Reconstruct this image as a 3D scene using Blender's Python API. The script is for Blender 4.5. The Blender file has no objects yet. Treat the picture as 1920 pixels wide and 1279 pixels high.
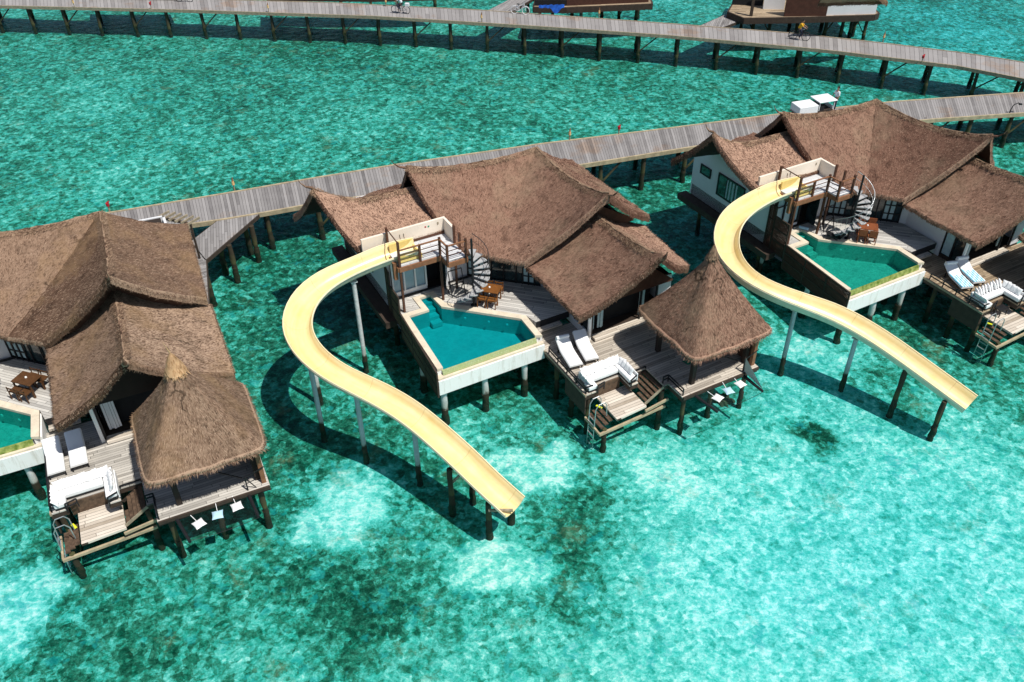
import bpy, bmesh, math, random
import numpy as np
from mathutils import Vector, Matrix
from mathutils.geometry import tessellate_polygon
random.seed(7); rng = np.random.default_rng(11)
R = math.radians
sc = bpy.context.scene
C = sc.collection

# ------------------------------------------------------------------ camera
F_PX, PITCH, ROLL, CAM_H = 1653.1, R(38.44), R(-0.615), 27.58
_f = Vector((0, math.cos(PITCH), -math.sin(PITCH)))
_r0 = Vector((1, 0, 0)); _u0 = _r0.cross(_f)
_r = _r0*math.cos(ROLL) + _u0*math.sin(ROLL)
_u = -_r0*math.sin(ROLL) + _u0*math.cos(ROLL)
cam = bpy.data.cameras.new('camera'); co = bpy.data.objects.new('camera', cam); C.objects.link(co)
cam.sensor_width = 36; cam.lens = F_PX/1920*36; cam.clip_end = 3000; cam.clip_start = .5
M = Matrix.Identity(4)
for i in range(3):
    M[i][0] = _r[i]; M[i][1] = _u[i]; M[i][2] = -_f[i]
M[2][3] = CAM_H
co.matrix_world = M
sc.camera = co

def at(px, py, z):
    "surveyed ground position: photo point at a known height"
    d = _f + _r*((px-960)/F_PX) - _u*((py-639.5)/F_PX)
    t = (z-CAM_H)/d.z
    return Vector((d.x*t, d.y*t, z))

# ------------------------------------------------------------------ world, sun
w = bpy.data.worlds.new('World'); sc.world = w; w.use_nodes = True
nt = w.node_tree; bg = nt.nodes['Background']
sky = nt.nodes.new('ShaderNodeTexSky'); sky.sky_type = 'NISHITA'; sky.sun_disc = False
SUN = Vector((.42, -.33, 1.0)).normalized()
el = math.asin(SUN.z); azi = math.atan2(SUN.x, SUN.y)
sky.sun_elevation = el; sky.sun_rotation = azi
nt.links.new(sky.outputs[0], bg.inputs[0]); bg.inputs[1].default_value = 0.084
sl = bpy.data.lights.new('sun', 'SUN'); sl.energy = 4.85; sl.angle = R(.5); sl.color = (1, .965, .9)
so = bpy.data.objects.new('sun', sl); C.objects.link(so)
so.rotation_euler = SUN.to_track_quat('Z', 'Y').to_euler(); so.location = (0, 0, 60)
sc.view_settings.view_transform = 'Standard'; sc.view_settings.look = 'None'
sc.view_settings.exposure = 0
sc.cycles.transparent_max_bounces = 10
sc.cycles.max_bounces = 5; sc.cycles.diffuse_bounces = 2; sc.cycles.glossy_bounces = 2

# ------------------------------------------------------------------ materials
class N:
    def __init__(s, name):
        s.m = bpy.data.materials.new(name); s.m.use_nodes = True
        s.t = s.m.node_tree; s.b = s.t.nodes['Principled BSDF']; s.o = s.t.nodes['Material Output']
    def n(s, ty, **k):
        x = s.t.nodes.new('ShaderNode'+ty)
        for a, v in k.items():
            if a.startswith('_'):
                x.inputs[a[1:].replace('_', ' ')].default_value = v
            else: setattr(x, a, v)
        return x
    def l(s, a, b): s.t.links.new(a, b)
    def coord(s, which='Object', scale=(1, 1, 1), rot=(0, 0, 0)):
        tc = s.n('TexCoord'); mp = s.n('Mapping'); mp.inputs['Scale'].default_value = scale
        mp.inputs['Rotation'].default_value = rot
        s.l(tc.outputs[which], mp.inputs['Vector']); return mp.outputs[0]
    def noise(s, v, scale, detail=4, rough=.55, out=0):
        x = s.n('TexNoise'); x.inputs['Scale'].default_value = scale; x.inputs['Detail'].default_value = detail
        x.inputs['Roughness'].default_value = rough; s.l(v, x.inputs['Vector']); return x.outputs[out]
    def ramp(s, fac, stops):
        x = s.n('ValToRGB'); cr = x.color_ramp
        while len(cr.elements) < len(stops): cr.elements.new(.5)
        for e, (p, c) in zip(cr.elements, stops):
            e.position = p; e.color = (c[0], c[1], c[2], 1) if hasattr(c, '__len__') else (c, c, c, 1)
        s.l(fac, x.inputs[0]); return x.outputs[0]
    def mix(s, fac, a, b, mode='MIX'):
        x = s.n('Mix', data_type='RGBA', blend_type=mode)
        for i, v in ((0, fac), (6, a), (7, b)):
            if isinstance(v, (int, float)): x.inputs[i].default_value = v
            elif isinstance(v, tuple): x.inputs[i].default_value = (*v, 1)
            else: s.l(v, x.inputs[i])
        return x.outputs[2]
    def math(s, op, a, b=0.0, clamp=False):
        x = s.n('Math', operation=op, use_clamp=clamp)
        for i, v in enumerate((a, b)):
            if isinstance(v, (int, float)): x.inputs[i].default_value = v
            else: s.l(v, x.inputs[i])
        return x.outputs[0]
    def bump(s, h, strength=.3, dist=.02):
        x = s.n('Bump'); x.inputs['Strength'].default_value = strength; x.inputs['Distance'].default_value = dist
        s.l(h, x.inputs['Height']); s.l(x.outputs[0], s.b.inputs['Normal']); return x.outputs[0]
    def set(s, color=None, rough=.8, metal=0, spec=.3):
        if color is not None:
            if isinstance(color, tuple): s.b.inputs['Base Color'].default_value = (*color, 1)
            else: s.l(color, s.b.inputs['Base Color'])
        s.b.inputs['Roughness'].default_value = rough; s.b.inputs['Metallic'].default_value = metal
        s.b.inputs['Specular IOR Level'].default_value = spec
        return s.m

def plain(name, col, rough=.7, var=.12, scale=3, metal=0, spec=.3, coordn='Object'):
    n = N(name); v = n.coord(coordn)
    f = n.noise(v, scale, 6, .6)
    g = n.noise(v, scale*9, 3, .6)
    f = n.math('MULTIPLY_ADD', f, .65); n.t.nodes[-1].inputs[2].default_value = 0
    s2 = n.math('MULTIPLY', g, .35); f = n.math('ADD', f, s2)
    lo = tuple(c*(1-var*1.6) for c in col); hi = tuple(min(1, c*(1+var)) for c in col)
    n.bump(g, .15, .01)
    return n.set(n.ramp(f, [(.3, lo), (.68, hi)]), rough, metal, spec)

def wood(name, a, b, ang=0, width=.14, rough=.85, coordn='Object', wet=False, gap=.25, ends=2.1):
    "planks: boards of one tone each, grain, dark joints, weather stains"
    n = N(name); v = n.coord(coordn, rot=(0, 0, ang))
    sp = n.n('SeparateXYZ'); n.l(v, sp.inputs[0])
    row = n.math('DIVIDE', sp.outputs[1], width)
    idx = n.math('FLOOR', row); fr = n.math('FRACT', row)
    wn = n.n('TexWhiteNoise', noise_dimensions='1D'); n.l(idx, wn.inputs['W'])
    # board ends every ~2 m, shifted by row
    off = n.math('MULTIPLY', wn.outputs[0], 5.3); xx = n.math('ADD', n.math('DIVIDE', sp.outputs[0], ends), off)
    ix = n.math('FLOOR', xx); fx = n.math('FRACT', xx)
    wn2 = n.n('TexWhiteNoise', noise_dimensions='2D'); cb = n.n('CombineXYZ'); n.l(idx, cb.inputs[0]); n.l(ix, cb.inputs[1]); n.l(cb.outputs[0], wn2.inputs['Vector'])
    mp = n.n('Mapping'); mp.inputs['Scale'].default_value = (1.2, 26, 1); n.l(v, mp.inputs[0])
    grain = n.noise(mp.outputs[0], 1.0, 5, .65)
    stain = n.noise(v, .9, 5, .6)
    f = n.math('ADD', n.math('MULTIPLY', wn2.outputs[0], .42), n.math('MULTIPLY', grain, .33))
    f = n.math('ADD', f, n.math('MULTIPLY', stain, .35))
    mid = tuple((p+q)/2 for p, q in zip(a, b))
    col = n.ramp(f, [(.25, a), (.5, mid), (.85, b)])
    e = n.math('LESS_THAN', fr, gap*.35)
    e2 = n.math('LESS_THAN', fx, .008)
    if coordn == 'UV':
        bs = n.ramp(n.noise(v, .22, 4, .7), [(.55, 0.0), (.66, .55)]); col = n.mix(bs, col, n.mix(1.0, col, (.95, .62, .38), 'MULTIPLY'))
    if ends < 10: e = n.math('MAXIMUM', e, e2)
    col = n.mix(e, col, tuple(c*.22 for c in a))
    h = n.math('SUBTRACT', n.math('MULTIPLY', grain, .4), e)
    n.bump(h, .5, .01)
    return n.set(col, rough)

def slats(name, col, dark, axis, width, duty=.5):
    n = N(name); v = n.coord('Object'); sp = n.n('SeparateXYZ'); n.l(v, sp.inputs[0])
    row = n.math('DIVIDE', sp.outputs[axis], width); fr = n.math('FRACT', row)
    wn = n.n('TexWhiteNoise', noise_dimensions='1D'); n.l(n.math('FLOOR', row), wn.inputs['W'])
    g = n.noise(v, 4, 5)
    c = n.mix(wn.outputs[0], tuple(x*.7 for x in col), tuple(x*1.25 for x in col))
    c = n.mix(g, c, tuple(x*.6 for x in col))
    e = n.math('GREATER_THAN', fr, duty)
    c = n.mix(e, c, dark); n.bump(n.math('SUBTRACT', 1.0, e), .6, .015)
    return n.set(c, .85)

def thatch_mat(name, a, b, c3, patchy=(.30, .21, .14)):
    n = N(name); g = n.n('NewGeometry'); v = n.coord('Object')
    rnd = g.outputs['Random Per Island']
    big = n.noise(v, .45, 5, .6); med = n.noise(v, 2.2, 5, .65); fine = n.noise(v, 22, 3, .7)
    f = n.math('ADD', n.math('MULTIPLY', rnd, .66), n.math('MULTIPLY', med, .24))
    f = n.math('ADD', f, n.math('MULTIPLY', fine, .18))
    col = n.ramp(f, [(.22, a), (.52, b), (.86, c3)])
    pm = n.ramp(big, [(.50, 0.0), (.66, 1.0)])
    pm = n.math('MULTIPLY', pm, .5)
    col = n.mix(pm, col, patchy)
    dn = n.n('TexNoise'); dn.inputs['Scale'].default_value = 1.4; dn.inputs['Detail'].default_value = 4; n.l(v, dn.inputs['Vector'])
    wv = n.n('VectorMath', operation='MULTIPLY_ADD'); n.l(dn.outputs['Color'], wv.inputs[0]); wv.inputs[1].default_value = (1.2, 1.2, 1.2); n.l(v, wv.inputs[2])
    ck = n.n('TexVoronoi', feature='DISTANCE_TO_EDGE'); ck.inputs['Scale'].default_value = .26; n.l(wv.outputs[0], ck.inputs['Vector'])
    cl = n.ramp(ck.outputs[0], [(.004, 1.0), (.012, 0.0)]); cl = n.math('MULTIPLY', cl, n.ramp(n.noise(v, .6, 3), [(.55, 0.0), (.63, .75)]))
    col = n.mix(cl, col, (.03, .018, .012))
    dk = n.ramp(n.noise(v, 1.1, 6, .7), [(.30, .62), (.48, 1.0)])
    col = n.mix(1.0, col, dk, 'MULTIPLY')
    n.bump(fine, .6, .03)
    return n.set(col, .95, spec=.1)

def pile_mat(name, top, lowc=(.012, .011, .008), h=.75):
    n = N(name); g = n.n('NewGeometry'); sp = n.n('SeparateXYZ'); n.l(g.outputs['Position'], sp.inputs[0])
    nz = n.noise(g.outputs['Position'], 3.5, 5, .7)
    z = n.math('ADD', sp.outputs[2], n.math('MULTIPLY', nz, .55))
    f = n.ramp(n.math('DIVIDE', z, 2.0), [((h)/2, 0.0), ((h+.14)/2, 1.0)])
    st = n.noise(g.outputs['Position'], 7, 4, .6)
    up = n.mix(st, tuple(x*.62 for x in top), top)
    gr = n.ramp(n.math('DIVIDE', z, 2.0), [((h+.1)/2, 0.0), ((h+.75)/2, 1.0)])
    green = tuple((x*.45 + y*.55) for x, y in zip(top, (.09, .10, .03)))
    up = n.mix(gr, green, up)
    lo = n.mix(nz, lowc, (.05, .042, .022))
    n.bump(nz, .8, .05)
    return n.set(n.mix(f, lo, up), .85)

MT = {}
MT['thatch'] = thatch_mat('thatch_brown', (.068, .032, .022), (.205, .110, .076), (.43, .27, .19))
MT['thatch2'] = thatch_mat('thatch_weathered', (.070, .038, .025), (.205, .126, .084), (.43, .30, .21), (.30, .19, .10))
MT['ridge'] = thatch_mat('thatch_ridge_dry', (.08, .045, .03), (.22, .135, .09), (.42, .29, .19))
MT['soffit'] = plain('soffit_dark_timber', (.035, .025, .02), .9)  # very dark brown timber
MT['straw'] = thatch_mat('straw_cap_orange', (.33, .17, .07), (.56, .34, .18), (.72, .48, .28), (.6, .36, .2))
MT['deck'] = wood('sun_deck_boards', (.22, .185, .15), (.66, .59, .50), 0, .13)
MT['deckA'] = wood('sun_deck_boards_grey', (.24, .22, .195), (.64, .60, .54), 0, .13)
MT['deckC'] = wood('sun_deck_boards_oiled', (.14, .095, .055), (.48, .37, .25), 0, .13)
MT['terrace'] = wood('terrace_boards', (.24, .225, .21), (.66, .63, .58), R(44), .14)
MT['lowdeck'] = wood('swim_platform_boards', (.26, .20, .14), (.78, .70, .60), 0, .16)
MT['walk'] = wood('boardwalk_boards', (.13, .12, .117), (.34, .32, .31), R(90), .17, coordn='UV', ends=60)
MT['walk_far'] = wood('boardwalk_boards_far', (.19, .175, .17), (.36, .34, .33), R(90), .34, coordn='UV', gap=.18, ends=60)
MT['walk_side'] = wood('link_walk_boards', (.12, .11, .105), (.36, .34, .33), 0, .15, coordn='UV')
MT['fascia'] = plain('fascia_dark_timber', (.055, .038, .028), .8, .3, 4)
MT['beam'] = plain('weathered_beam', (.33, .27, .19), .9, .35, 5)
MT['yellowbeam'] = plain('pale_edge_board', (.42, .34, .22), .9, .3, 3)
MT['brown'] = plain('brown_painted_timber', (.105, .045, .026), .55, .3, 5)
MT['brownl'] = plain('reddish_timber', (.26, .12, .06), .6, .25, 5)
MT['stepwood'] = plain('dark_wet_step_boards', (.11, .07, .045), .7, .5, 6)
MT['black'] = plain('black_metal', (.016, .016, .018), .45, .2, 6)
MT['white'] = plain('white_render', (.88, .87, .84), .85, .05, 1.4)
def stained():
    n = N('white_render_stained'); v = n.coord('Object', scale=(3, 3, .35)); v2 = n.coord('Object')
    a = n.ramp(n.noise(v, 1.5, 6, .7), [(.52, (.88, .87, .84)), (.72, (.62, .59, .52))]); b = n.ramp(n.noise(v2, 2.5, 6, .75), [(.62, (1, 1, 1)), (.74, (.66, .62, .54))])
    n.bump(n.noise(v2, 6, 4), .2, .02); return n.set(n.mix(1.0, a, b, 'MULTIPLY'), .85)
MT['stained'] = stained()
MT['shadewall'] = plain('white_wall_shaded', (.70, .70, .71), .9, .04, 1)  # greyer copy of the white, wall shade put into the colour
MT['cream'] = plain('cream_parapet_render', (.83, .72, .60), .85, .05, 1.2)
MT['coping'] = plain('pool_coping_stone', (.70, .60, .46), .8, .15, 3)
MT['cushion'] = plain('white_cushion_fabric', (.82, .82, .82), .95, .05, 4)
MT['bluecush'] = plain('pale_blue_fabric', (.45, .66, .80), .95, .05, 4)
MT['mattress'] = plain('white_mattress_fabric', (.84, .84, .83), .95, .03, 2)
MT['grey'] = plain('grey_stair_tread', (.40, .40, .40), .7, .15, 5)
MT['teak'] = plain('teak_furniture', (.20, .075, .018), .5, .3, 4)
MT['teakdark'] = plain('dark_teak_furniture', (.10, .045, .018), .5, .3, 4)
MT['teakred'] = plain('reddish_teak_furniture', (.24, .075, .03), .5, .3, 4)
MT['steel'] = plain('stainless_steel', (.52, .54, .55), .35, .1, 5, metal=.7)
MT['curtain'] = plain('pale_teal_curtain', (.42, .56, .58), .9, .12, 6)
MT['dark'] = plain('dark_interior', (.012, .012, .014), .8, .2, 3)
MT['frost'] = plain('frosted_glass_panel', (.33, .47, .52), .3, .12, 2)
MT['cart'] = plain('white_cart_panel', (.80, .81, .82), .5, .04, 2)
MT['red'] = plain('red_paint', (.45, .02, .03), .6, .2)
MT['amber'] = plain('amber_lamp_glass', (.70, .45, .2), .4, .1)
MT['skin'] = plain('skin', (.36, .20, .13), .6, .05)
MT['hair'] = plain('black_hair', (.02, .015, .012), .7, .1)
MT['wshirt'] = plain('white_shirt_fabric', (.75, .77, .80), .9, .05)
MT['yshirt'] = plain('yellow_shirt_fabric', (.80, .42, .02), .9, .05)
MT['trouser'] = plain('dark_trousers_fabric', (.03, .035, .06), .9, .1)
MT['tyre'] = plain('tyre_rubber', (.02, .02, .02), .8, .1)
MT['wpaint'] = plain('white_bicycle_paint', (.75, .75, .76), .4, .05)
MT['bluetarp'] = plain('blue_tarpaulin', (.02, .13, .62), .5, .5, 3)
MT['greencloth'] = plain('green_cloth', (.03, .28, .16), .8, .1)
MT['yellow'] = plain('yellow_rubber', (.70, .72, .03), .5, .1)
MT['coral'] = plain('dark_coral_rock', (.06, .07, .04), 1, .8, 5)
MT['pile_wood'] = pile_mat('timber_pile', (.06, .045, .028), h=.95)
MT['pile_far'] = pile_mat('timber_pile_far', (.05, .042, .028), h=.5)
MT['pile_white'] = pile_mat('white_concrete_pile', (.70, .72, .71), h=.80)
MT['pile_grey'] = pile_mat('grey_steel_pile', (.52, .58, .60), h=.92)
MT['screen'] = slats('bamboo_screen', (.19, .14, .08), (.012, .01, .008), 1, .085, .62)
MT['rock_brown'] = plain('brown_cladding', (.07, .028, .018), .8, .25, 3)

def stripes():
    n = N('striped_towel_fabric'); v = n.coord('Object'); sp = n.n('SeparateXYZ'); n.l(v, sp.inputs[0])
    fr = n.math('FRACT', n.math('DIVIDE', sp.outputs[0], .125)); e = n.math('GREATER_THAN', fr, .5)
    n.bump(n.noise(v, 9, 4), .3, .03)
    return n.set(n.mix(e, (.80, .84, .85), (.12, .50, .66)), .95)
MT['towel'] = stripes()

def tile():
    n = N('mosaic_tile_band'); v = n.coord('Object', scale=(12, 12, 12))
    br = n.n('TexBrick'); br.offset = 0; br.inputs['Scale'].default_value = 1; br.inputs['Mortar Size'].default_value = .05
    br.inputs['Brick Width'].default_value = 1; br.inputs['Row Height'].default_value = 1
    br.inputs['Color1'].default_value = (.50, .52, .36, 1); br.inputs['Color2'].default_value = (.36, .40, .25, 1); br.inputs['Mortar'].default_value = (.2, .22, .12, 1)
    mp = n.n('Mapping'); mp.inputs['Rotation'].default_value = (R(90), 0, 0); n.l(v, mp.inputs[0]); n.l(mp.outputs[0], br.inputs[0])
    c = n.mix(n.noise(v, .15, 4), br.outputs[0], (.34, .40, .12))
    return n.set(c, .35)
MT['tile'] = tile()
def tileA():
    n = N('algae_tile_band'); v = n.coord('Object')
    return n.set(n.ramp(n.noise(v, 5, 5), [(.35, (.10, .16, .02)), (.65, (.34, .38, .12))]), .5)
MT['tileA'] = tileA()

def chute():
    n = N('cream_yellow_fibreglass'); v = n.coord('UV'); g = n.n('NewGeometry'); sp = n.n('SeparateXYZ'); n.l(v, sp.inputs[0])
    c = n.noise(v, .8, 5, .6); s2 = n.noise(g.outputs['Position'], 1.5, 5, .65)
    mp = n.n('Mapping'); mp.inputs['Scale'].default_value = (.5, 9, 1); n.l(v, mp.inputs[0]); st = n.noise(mp.outputs[0], 1, 4, .6)
    f = n.math('ADD', n.math('MULTIPLY', s2, .5), n.math('MULTIPLY', st, .5))
    col = n.ramp(f, [(.32, (.79, .60, .26)), (.5, (.84, .685, .36)), (.68, (.87, .76, .47))])
    # shading of the curved channel painted as an ochre band along its bottom
    cy = n.math('ABSOLUTE', n.math('SUBTRACT', sp.outputs[1], .58)); wz = n.ramp(cy, [(0.0, .95), (.30, 0.0)])
    col = n.mix(n.math('MULTIPLY', wz, c), col, (.78, .52, .15))
    # joints between chute sections
    fr = n.math('FRACT', n.math('DIVIDE', sp.outputs[0], 2.45)); j = n.math('LESS_THAN', fr, .012)
    col = n.mix(n.math('MULTIPLY', j, .3), col, (.35, .2, .08))
    n.bump(s2, .12, .02)
    return n.set(col, .32, spec=.5)
MT['chute'] = chute()
MT['tub'] = plain('yellow_fibreglass_tub', (.80, .60, .20), .4, .1, 2)
MT['lip'] = plain('cream_fibreglass_edge', (.86, .74, .46), .4, .06, 2)
MT['chute_out'] = plain('fibreglass_outside', (.72, .66, .50), .6, .12, 2)

def pane():
    n = N('dark_window_glass'); v = n.coord('Object')
    return n.set(n.ramp(n.noise(v, 1.3, 4), [(.35, (.006, .012, .014)), (.7, (.03, .06, .065))]), .06, spec=.8)
MT['pane'] = pane()

def water_surface(name, tint, ripple=1.0, gloss=1.0, mod=.3, sc1=2.6, threads=None):
    n = N(name); g = n.n('NewGeometry'); p = g.outputs['Position']
    mp = n.n('Mapping'); mp.inputs['Scale'].default_value = (1, 1.5, 1); mp.inputs['Rotation'].default_value = (0, 0, R(20)); n.l(p, mp.inputs[0])
    a = n.noise(mp.outputs[0], 1.1, 5, .6); b = n.noise(mp.outputs[0], 5.0, 4, .6)
    h = n.math('ADD', a, n.math('MULTIPLY', b, .35))
    bp = n.n('Bump'); bp.inputs['Strength'].default_value = .55*ripple; bp.inputs['Distance'].default_value = .16; n.l(h, bp.inputs['Height'])
    # caustics painted into the tint: pale threads stand for light focused by ripples
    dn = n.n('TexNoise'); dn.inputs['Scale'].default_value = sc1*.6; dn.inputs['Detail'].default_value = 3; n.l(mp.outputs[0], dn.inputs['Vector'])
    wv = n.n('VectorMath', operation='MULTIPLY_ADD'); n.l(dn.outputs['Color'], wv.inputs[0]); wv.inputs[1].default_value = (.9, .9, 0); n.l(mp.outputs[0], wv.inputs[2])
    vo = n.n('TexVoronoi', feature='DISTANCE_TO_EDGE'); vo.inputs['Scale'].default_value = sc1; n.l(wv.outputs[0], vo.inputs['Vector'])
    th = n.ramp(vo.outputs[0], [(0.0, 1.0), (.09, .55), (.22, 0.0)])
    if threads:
        def caustic_line(scale, width, det):
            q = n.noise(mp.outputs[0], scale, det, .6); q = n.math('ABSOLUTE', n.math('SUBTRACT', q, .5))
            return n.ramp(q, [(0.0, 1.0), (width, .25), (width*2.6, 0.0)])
        v1 = caustic_line(1.0, .030, 4); v2 = caustic_line(2.2, .070, 2); sp_ = n.ramp(n.noise(mp.outputs[0], 7, 3, .6), [(.55, 0.0), (.68, 1.0)])
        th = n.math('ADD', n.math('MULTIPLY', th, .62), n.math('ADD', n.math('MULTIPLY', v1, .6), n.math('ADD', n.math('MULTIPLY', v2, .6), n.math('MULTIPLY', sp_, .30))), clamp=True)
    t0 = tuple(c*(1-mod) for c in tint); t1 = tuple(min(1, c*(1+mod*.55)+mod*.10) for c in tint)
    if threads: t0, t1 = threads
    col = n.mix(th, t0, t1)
    tr = n.n('BsdfTransparent'); n.l(col, tr.inputs[0])
    gl = n.n('BsdfGlossy'); gl.inputs['Roughness'].default_value = .07; n.l(bp.outputs[0], gl.inputs['Normal'])
    gl.inputs['Color'].default_value = (.45*gloss, .75*gloss, .85*gloss, 1)
    fr = n.n('Fresnel'); fr.inputs['IOR'].default_value = 1.33; n.l(bp.outputs[0], fr.inputs['Normal'])
    mx = n.n('MixShader'); n.l(n.math('MULTIPLY', fr.outputs[0], .8), mx.inputs[0]); n.l(tr.outputs[0], mx.inputs[1]); n.l(gl.outputs[0], mx.inputs[2])
    n.l(mx.outputs[0], n.o.inputs['Surface']); n.t.nodes.remove(n.b)
    return n.m
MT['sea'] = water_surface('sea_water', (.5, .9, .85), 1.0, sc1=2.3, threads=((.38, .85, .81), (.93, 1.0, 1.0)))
MT['poolwater'] = water_surface('pool_water', (.06, .63, .68), .12, .5, .05, 3.2)
MT['poolwaterA'] = water_surface('pool_water_green', (.10, .66, .60), .2, .6, .14, 4)
MT['poolwaterC'] = water_surface('pool_water_rippled', (.14, .68, .60), .25, .6, .18, 5)

def pool_floor():
    n = N('pool_tile_floor'); v = n.coord('Object')
    return n.set(n.ramp(n.noise(v, 1.2, 4), [(.35, (.42, .52, .50)), (.65, (.52, .60, .57))]), .7)
MT['poolfloor'] = pool_floor()

def seabed():
    n = N('reef_sand_caustics'); g = n.n('NewGeometry'); p = g.outputs['Position']
    at_ = n.n('Attribute'); at_.attribute_name = 'sand'
    big = n.noise(p, .16, 5, .6); med = n.noise(p, .75, 6, .66); fin = n.noise(p, 3.4, 6, .72); vf = n.noise(p, 9, 4, .75)
    dn = n.n('TexNoise'); dn.inputs['Scale'].default_value = 1.6; dn.inputs['Detail'].default_value = 4; n.l(p, dn.inputs['Vector'])
    wv = n.n('VectorMath', operation='MULTIPLY_ADD'); n.l(dn.outputs['Color'], wv.inputs[0]); wv.inputs[1].default_value = (.42, .42, 0); n.l(p, wv.inputs[2])
    vo = n.n('TexVoronoi', feature='F1'); vo.inputs['Scale'].default_value = 1.15; n.l(wv.outputs[0], vo.inputs['Vector'])
    vr = n.n('TexVoronoi', feature='SMOOTH_F1'); vr.inputs['Scale'].default_value = 3.0; n.l(wv.outputs[0], vr.inputs['Vector'])  # pale cell edges: caustic network painted into the seabed colour
    sp = n.n('SeparateColor'); n.l(vo.outputs['Color'], sp.inputs[0])
    f = at_.outputs['Fac']
    amt = n.math('SUBTRACT', 1.32, n.math('MULTIPLY', at_.outputs['Fac'], .72))
    def add(x, amp, mid=.5):
        nonlocal f
        f = n.math('ADD', f, n.math('MULTIPLY', n.math('MULTIPLY', n.math('SUBTRACT', x, mid), amp), amt))
    add(big, .36); add(med, .34); add(fin, .55); add(vf, .95); add(sp.outputs[0], .10); add(vr.outputs[0], .35, .4)
    v3 = n.n('TexVoronoi', feature='F1'); v3.inputs['Scale'].default_value = 2.8; n.l(wv.outputs[0], v3.inputs['Vector']); s3 = n.n('SeparateColor'); n.l(v3.outputs['Color'], s3.inputs[0]); add(s3.outputs[1], .27); v4 = n.n('TexVoronoi', feature='F1'); v4.inputs['Scale'].default_value = 5.2; n.l(wv.outputs[0], v4.inputs['Vector']); s4 = n.n('SeparateColor'); n.l(v4.outputs['Color'], s4.inputs[0]); add(s4.outputs[0], .28)
    col = n.ramp(f, [(0.0, (.006, .045, .026)), (.22, (.014, .095, .060)), (.42, (.036, .200, .135)), (.58, (.065, .37, .31)), (.74, (.15, .52, .46)), (.90, (.36, .66, .60)), (1.0, (.62, .74, .68))])
    ab = n.n('Attribute'); ab.attribute_name = 'blue'
    # ochre coral heads here and there
    oc = n.ramp(n.noise(p, .5, 5, .7), [(.58, 0.0), (.68, 1.0)])
    col = n.mix(n.math('MULTIPLY', oc, .35), col, (.24, .23, .12))
    bl = n.ramp(n.noise(p, 1.3, 3, .6), [(.60, 0.0), (.66, 1.0)])
    col = n.mix(n.math('MULTIPLY', bl, .45), col, (.02, .33, .34))
    col = n.mix(ab.outputs['Fac'], col, n.mix(1.0, col, (.45, .90, 1.08), 'MULTIPLY'))
    bp = n.bump(n.math('ADD', med, n.math('MULTIPLY', fin, .5)), .35, .35)
    return n.set(col, 1, spec=0)
MT['seabed'] = seabed()

def net_mat():
    n = N('net_mesh_cord'); tr = n.n('BsdfTransparent'); df = n.n('BsdfDiffuse'); df.inputs[0].default_value = (.03, .05, .05, 1)
    v = n.coord('Object'); sp = n.n('SeparateXYZ'); n.l(v, sp.inputs[0])
    a = n.math('LESS_THAN', n.math('FRACT', n.math('DIVIDE', sp.outputs[0], .06)), .08); b = n.math('LESS_THAN', n.math('FRACT', n.math('DIVIDE', sp.outputs[1], .06)), .08)
    mx = n.n('MixShader'); n.l(n.math('MAXIMUM', a, b), mx.inputs[0]); n.l(tr.outputs[0], mx.inputs[1]); n.l(df.outputs[0], mx.inputs[2])
    n.l(mx.outputs[0], n.o.inputs['Surface']); n.t.nodes.remove(n.b); return n.m
MT['net'] = net_mat()

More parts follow.
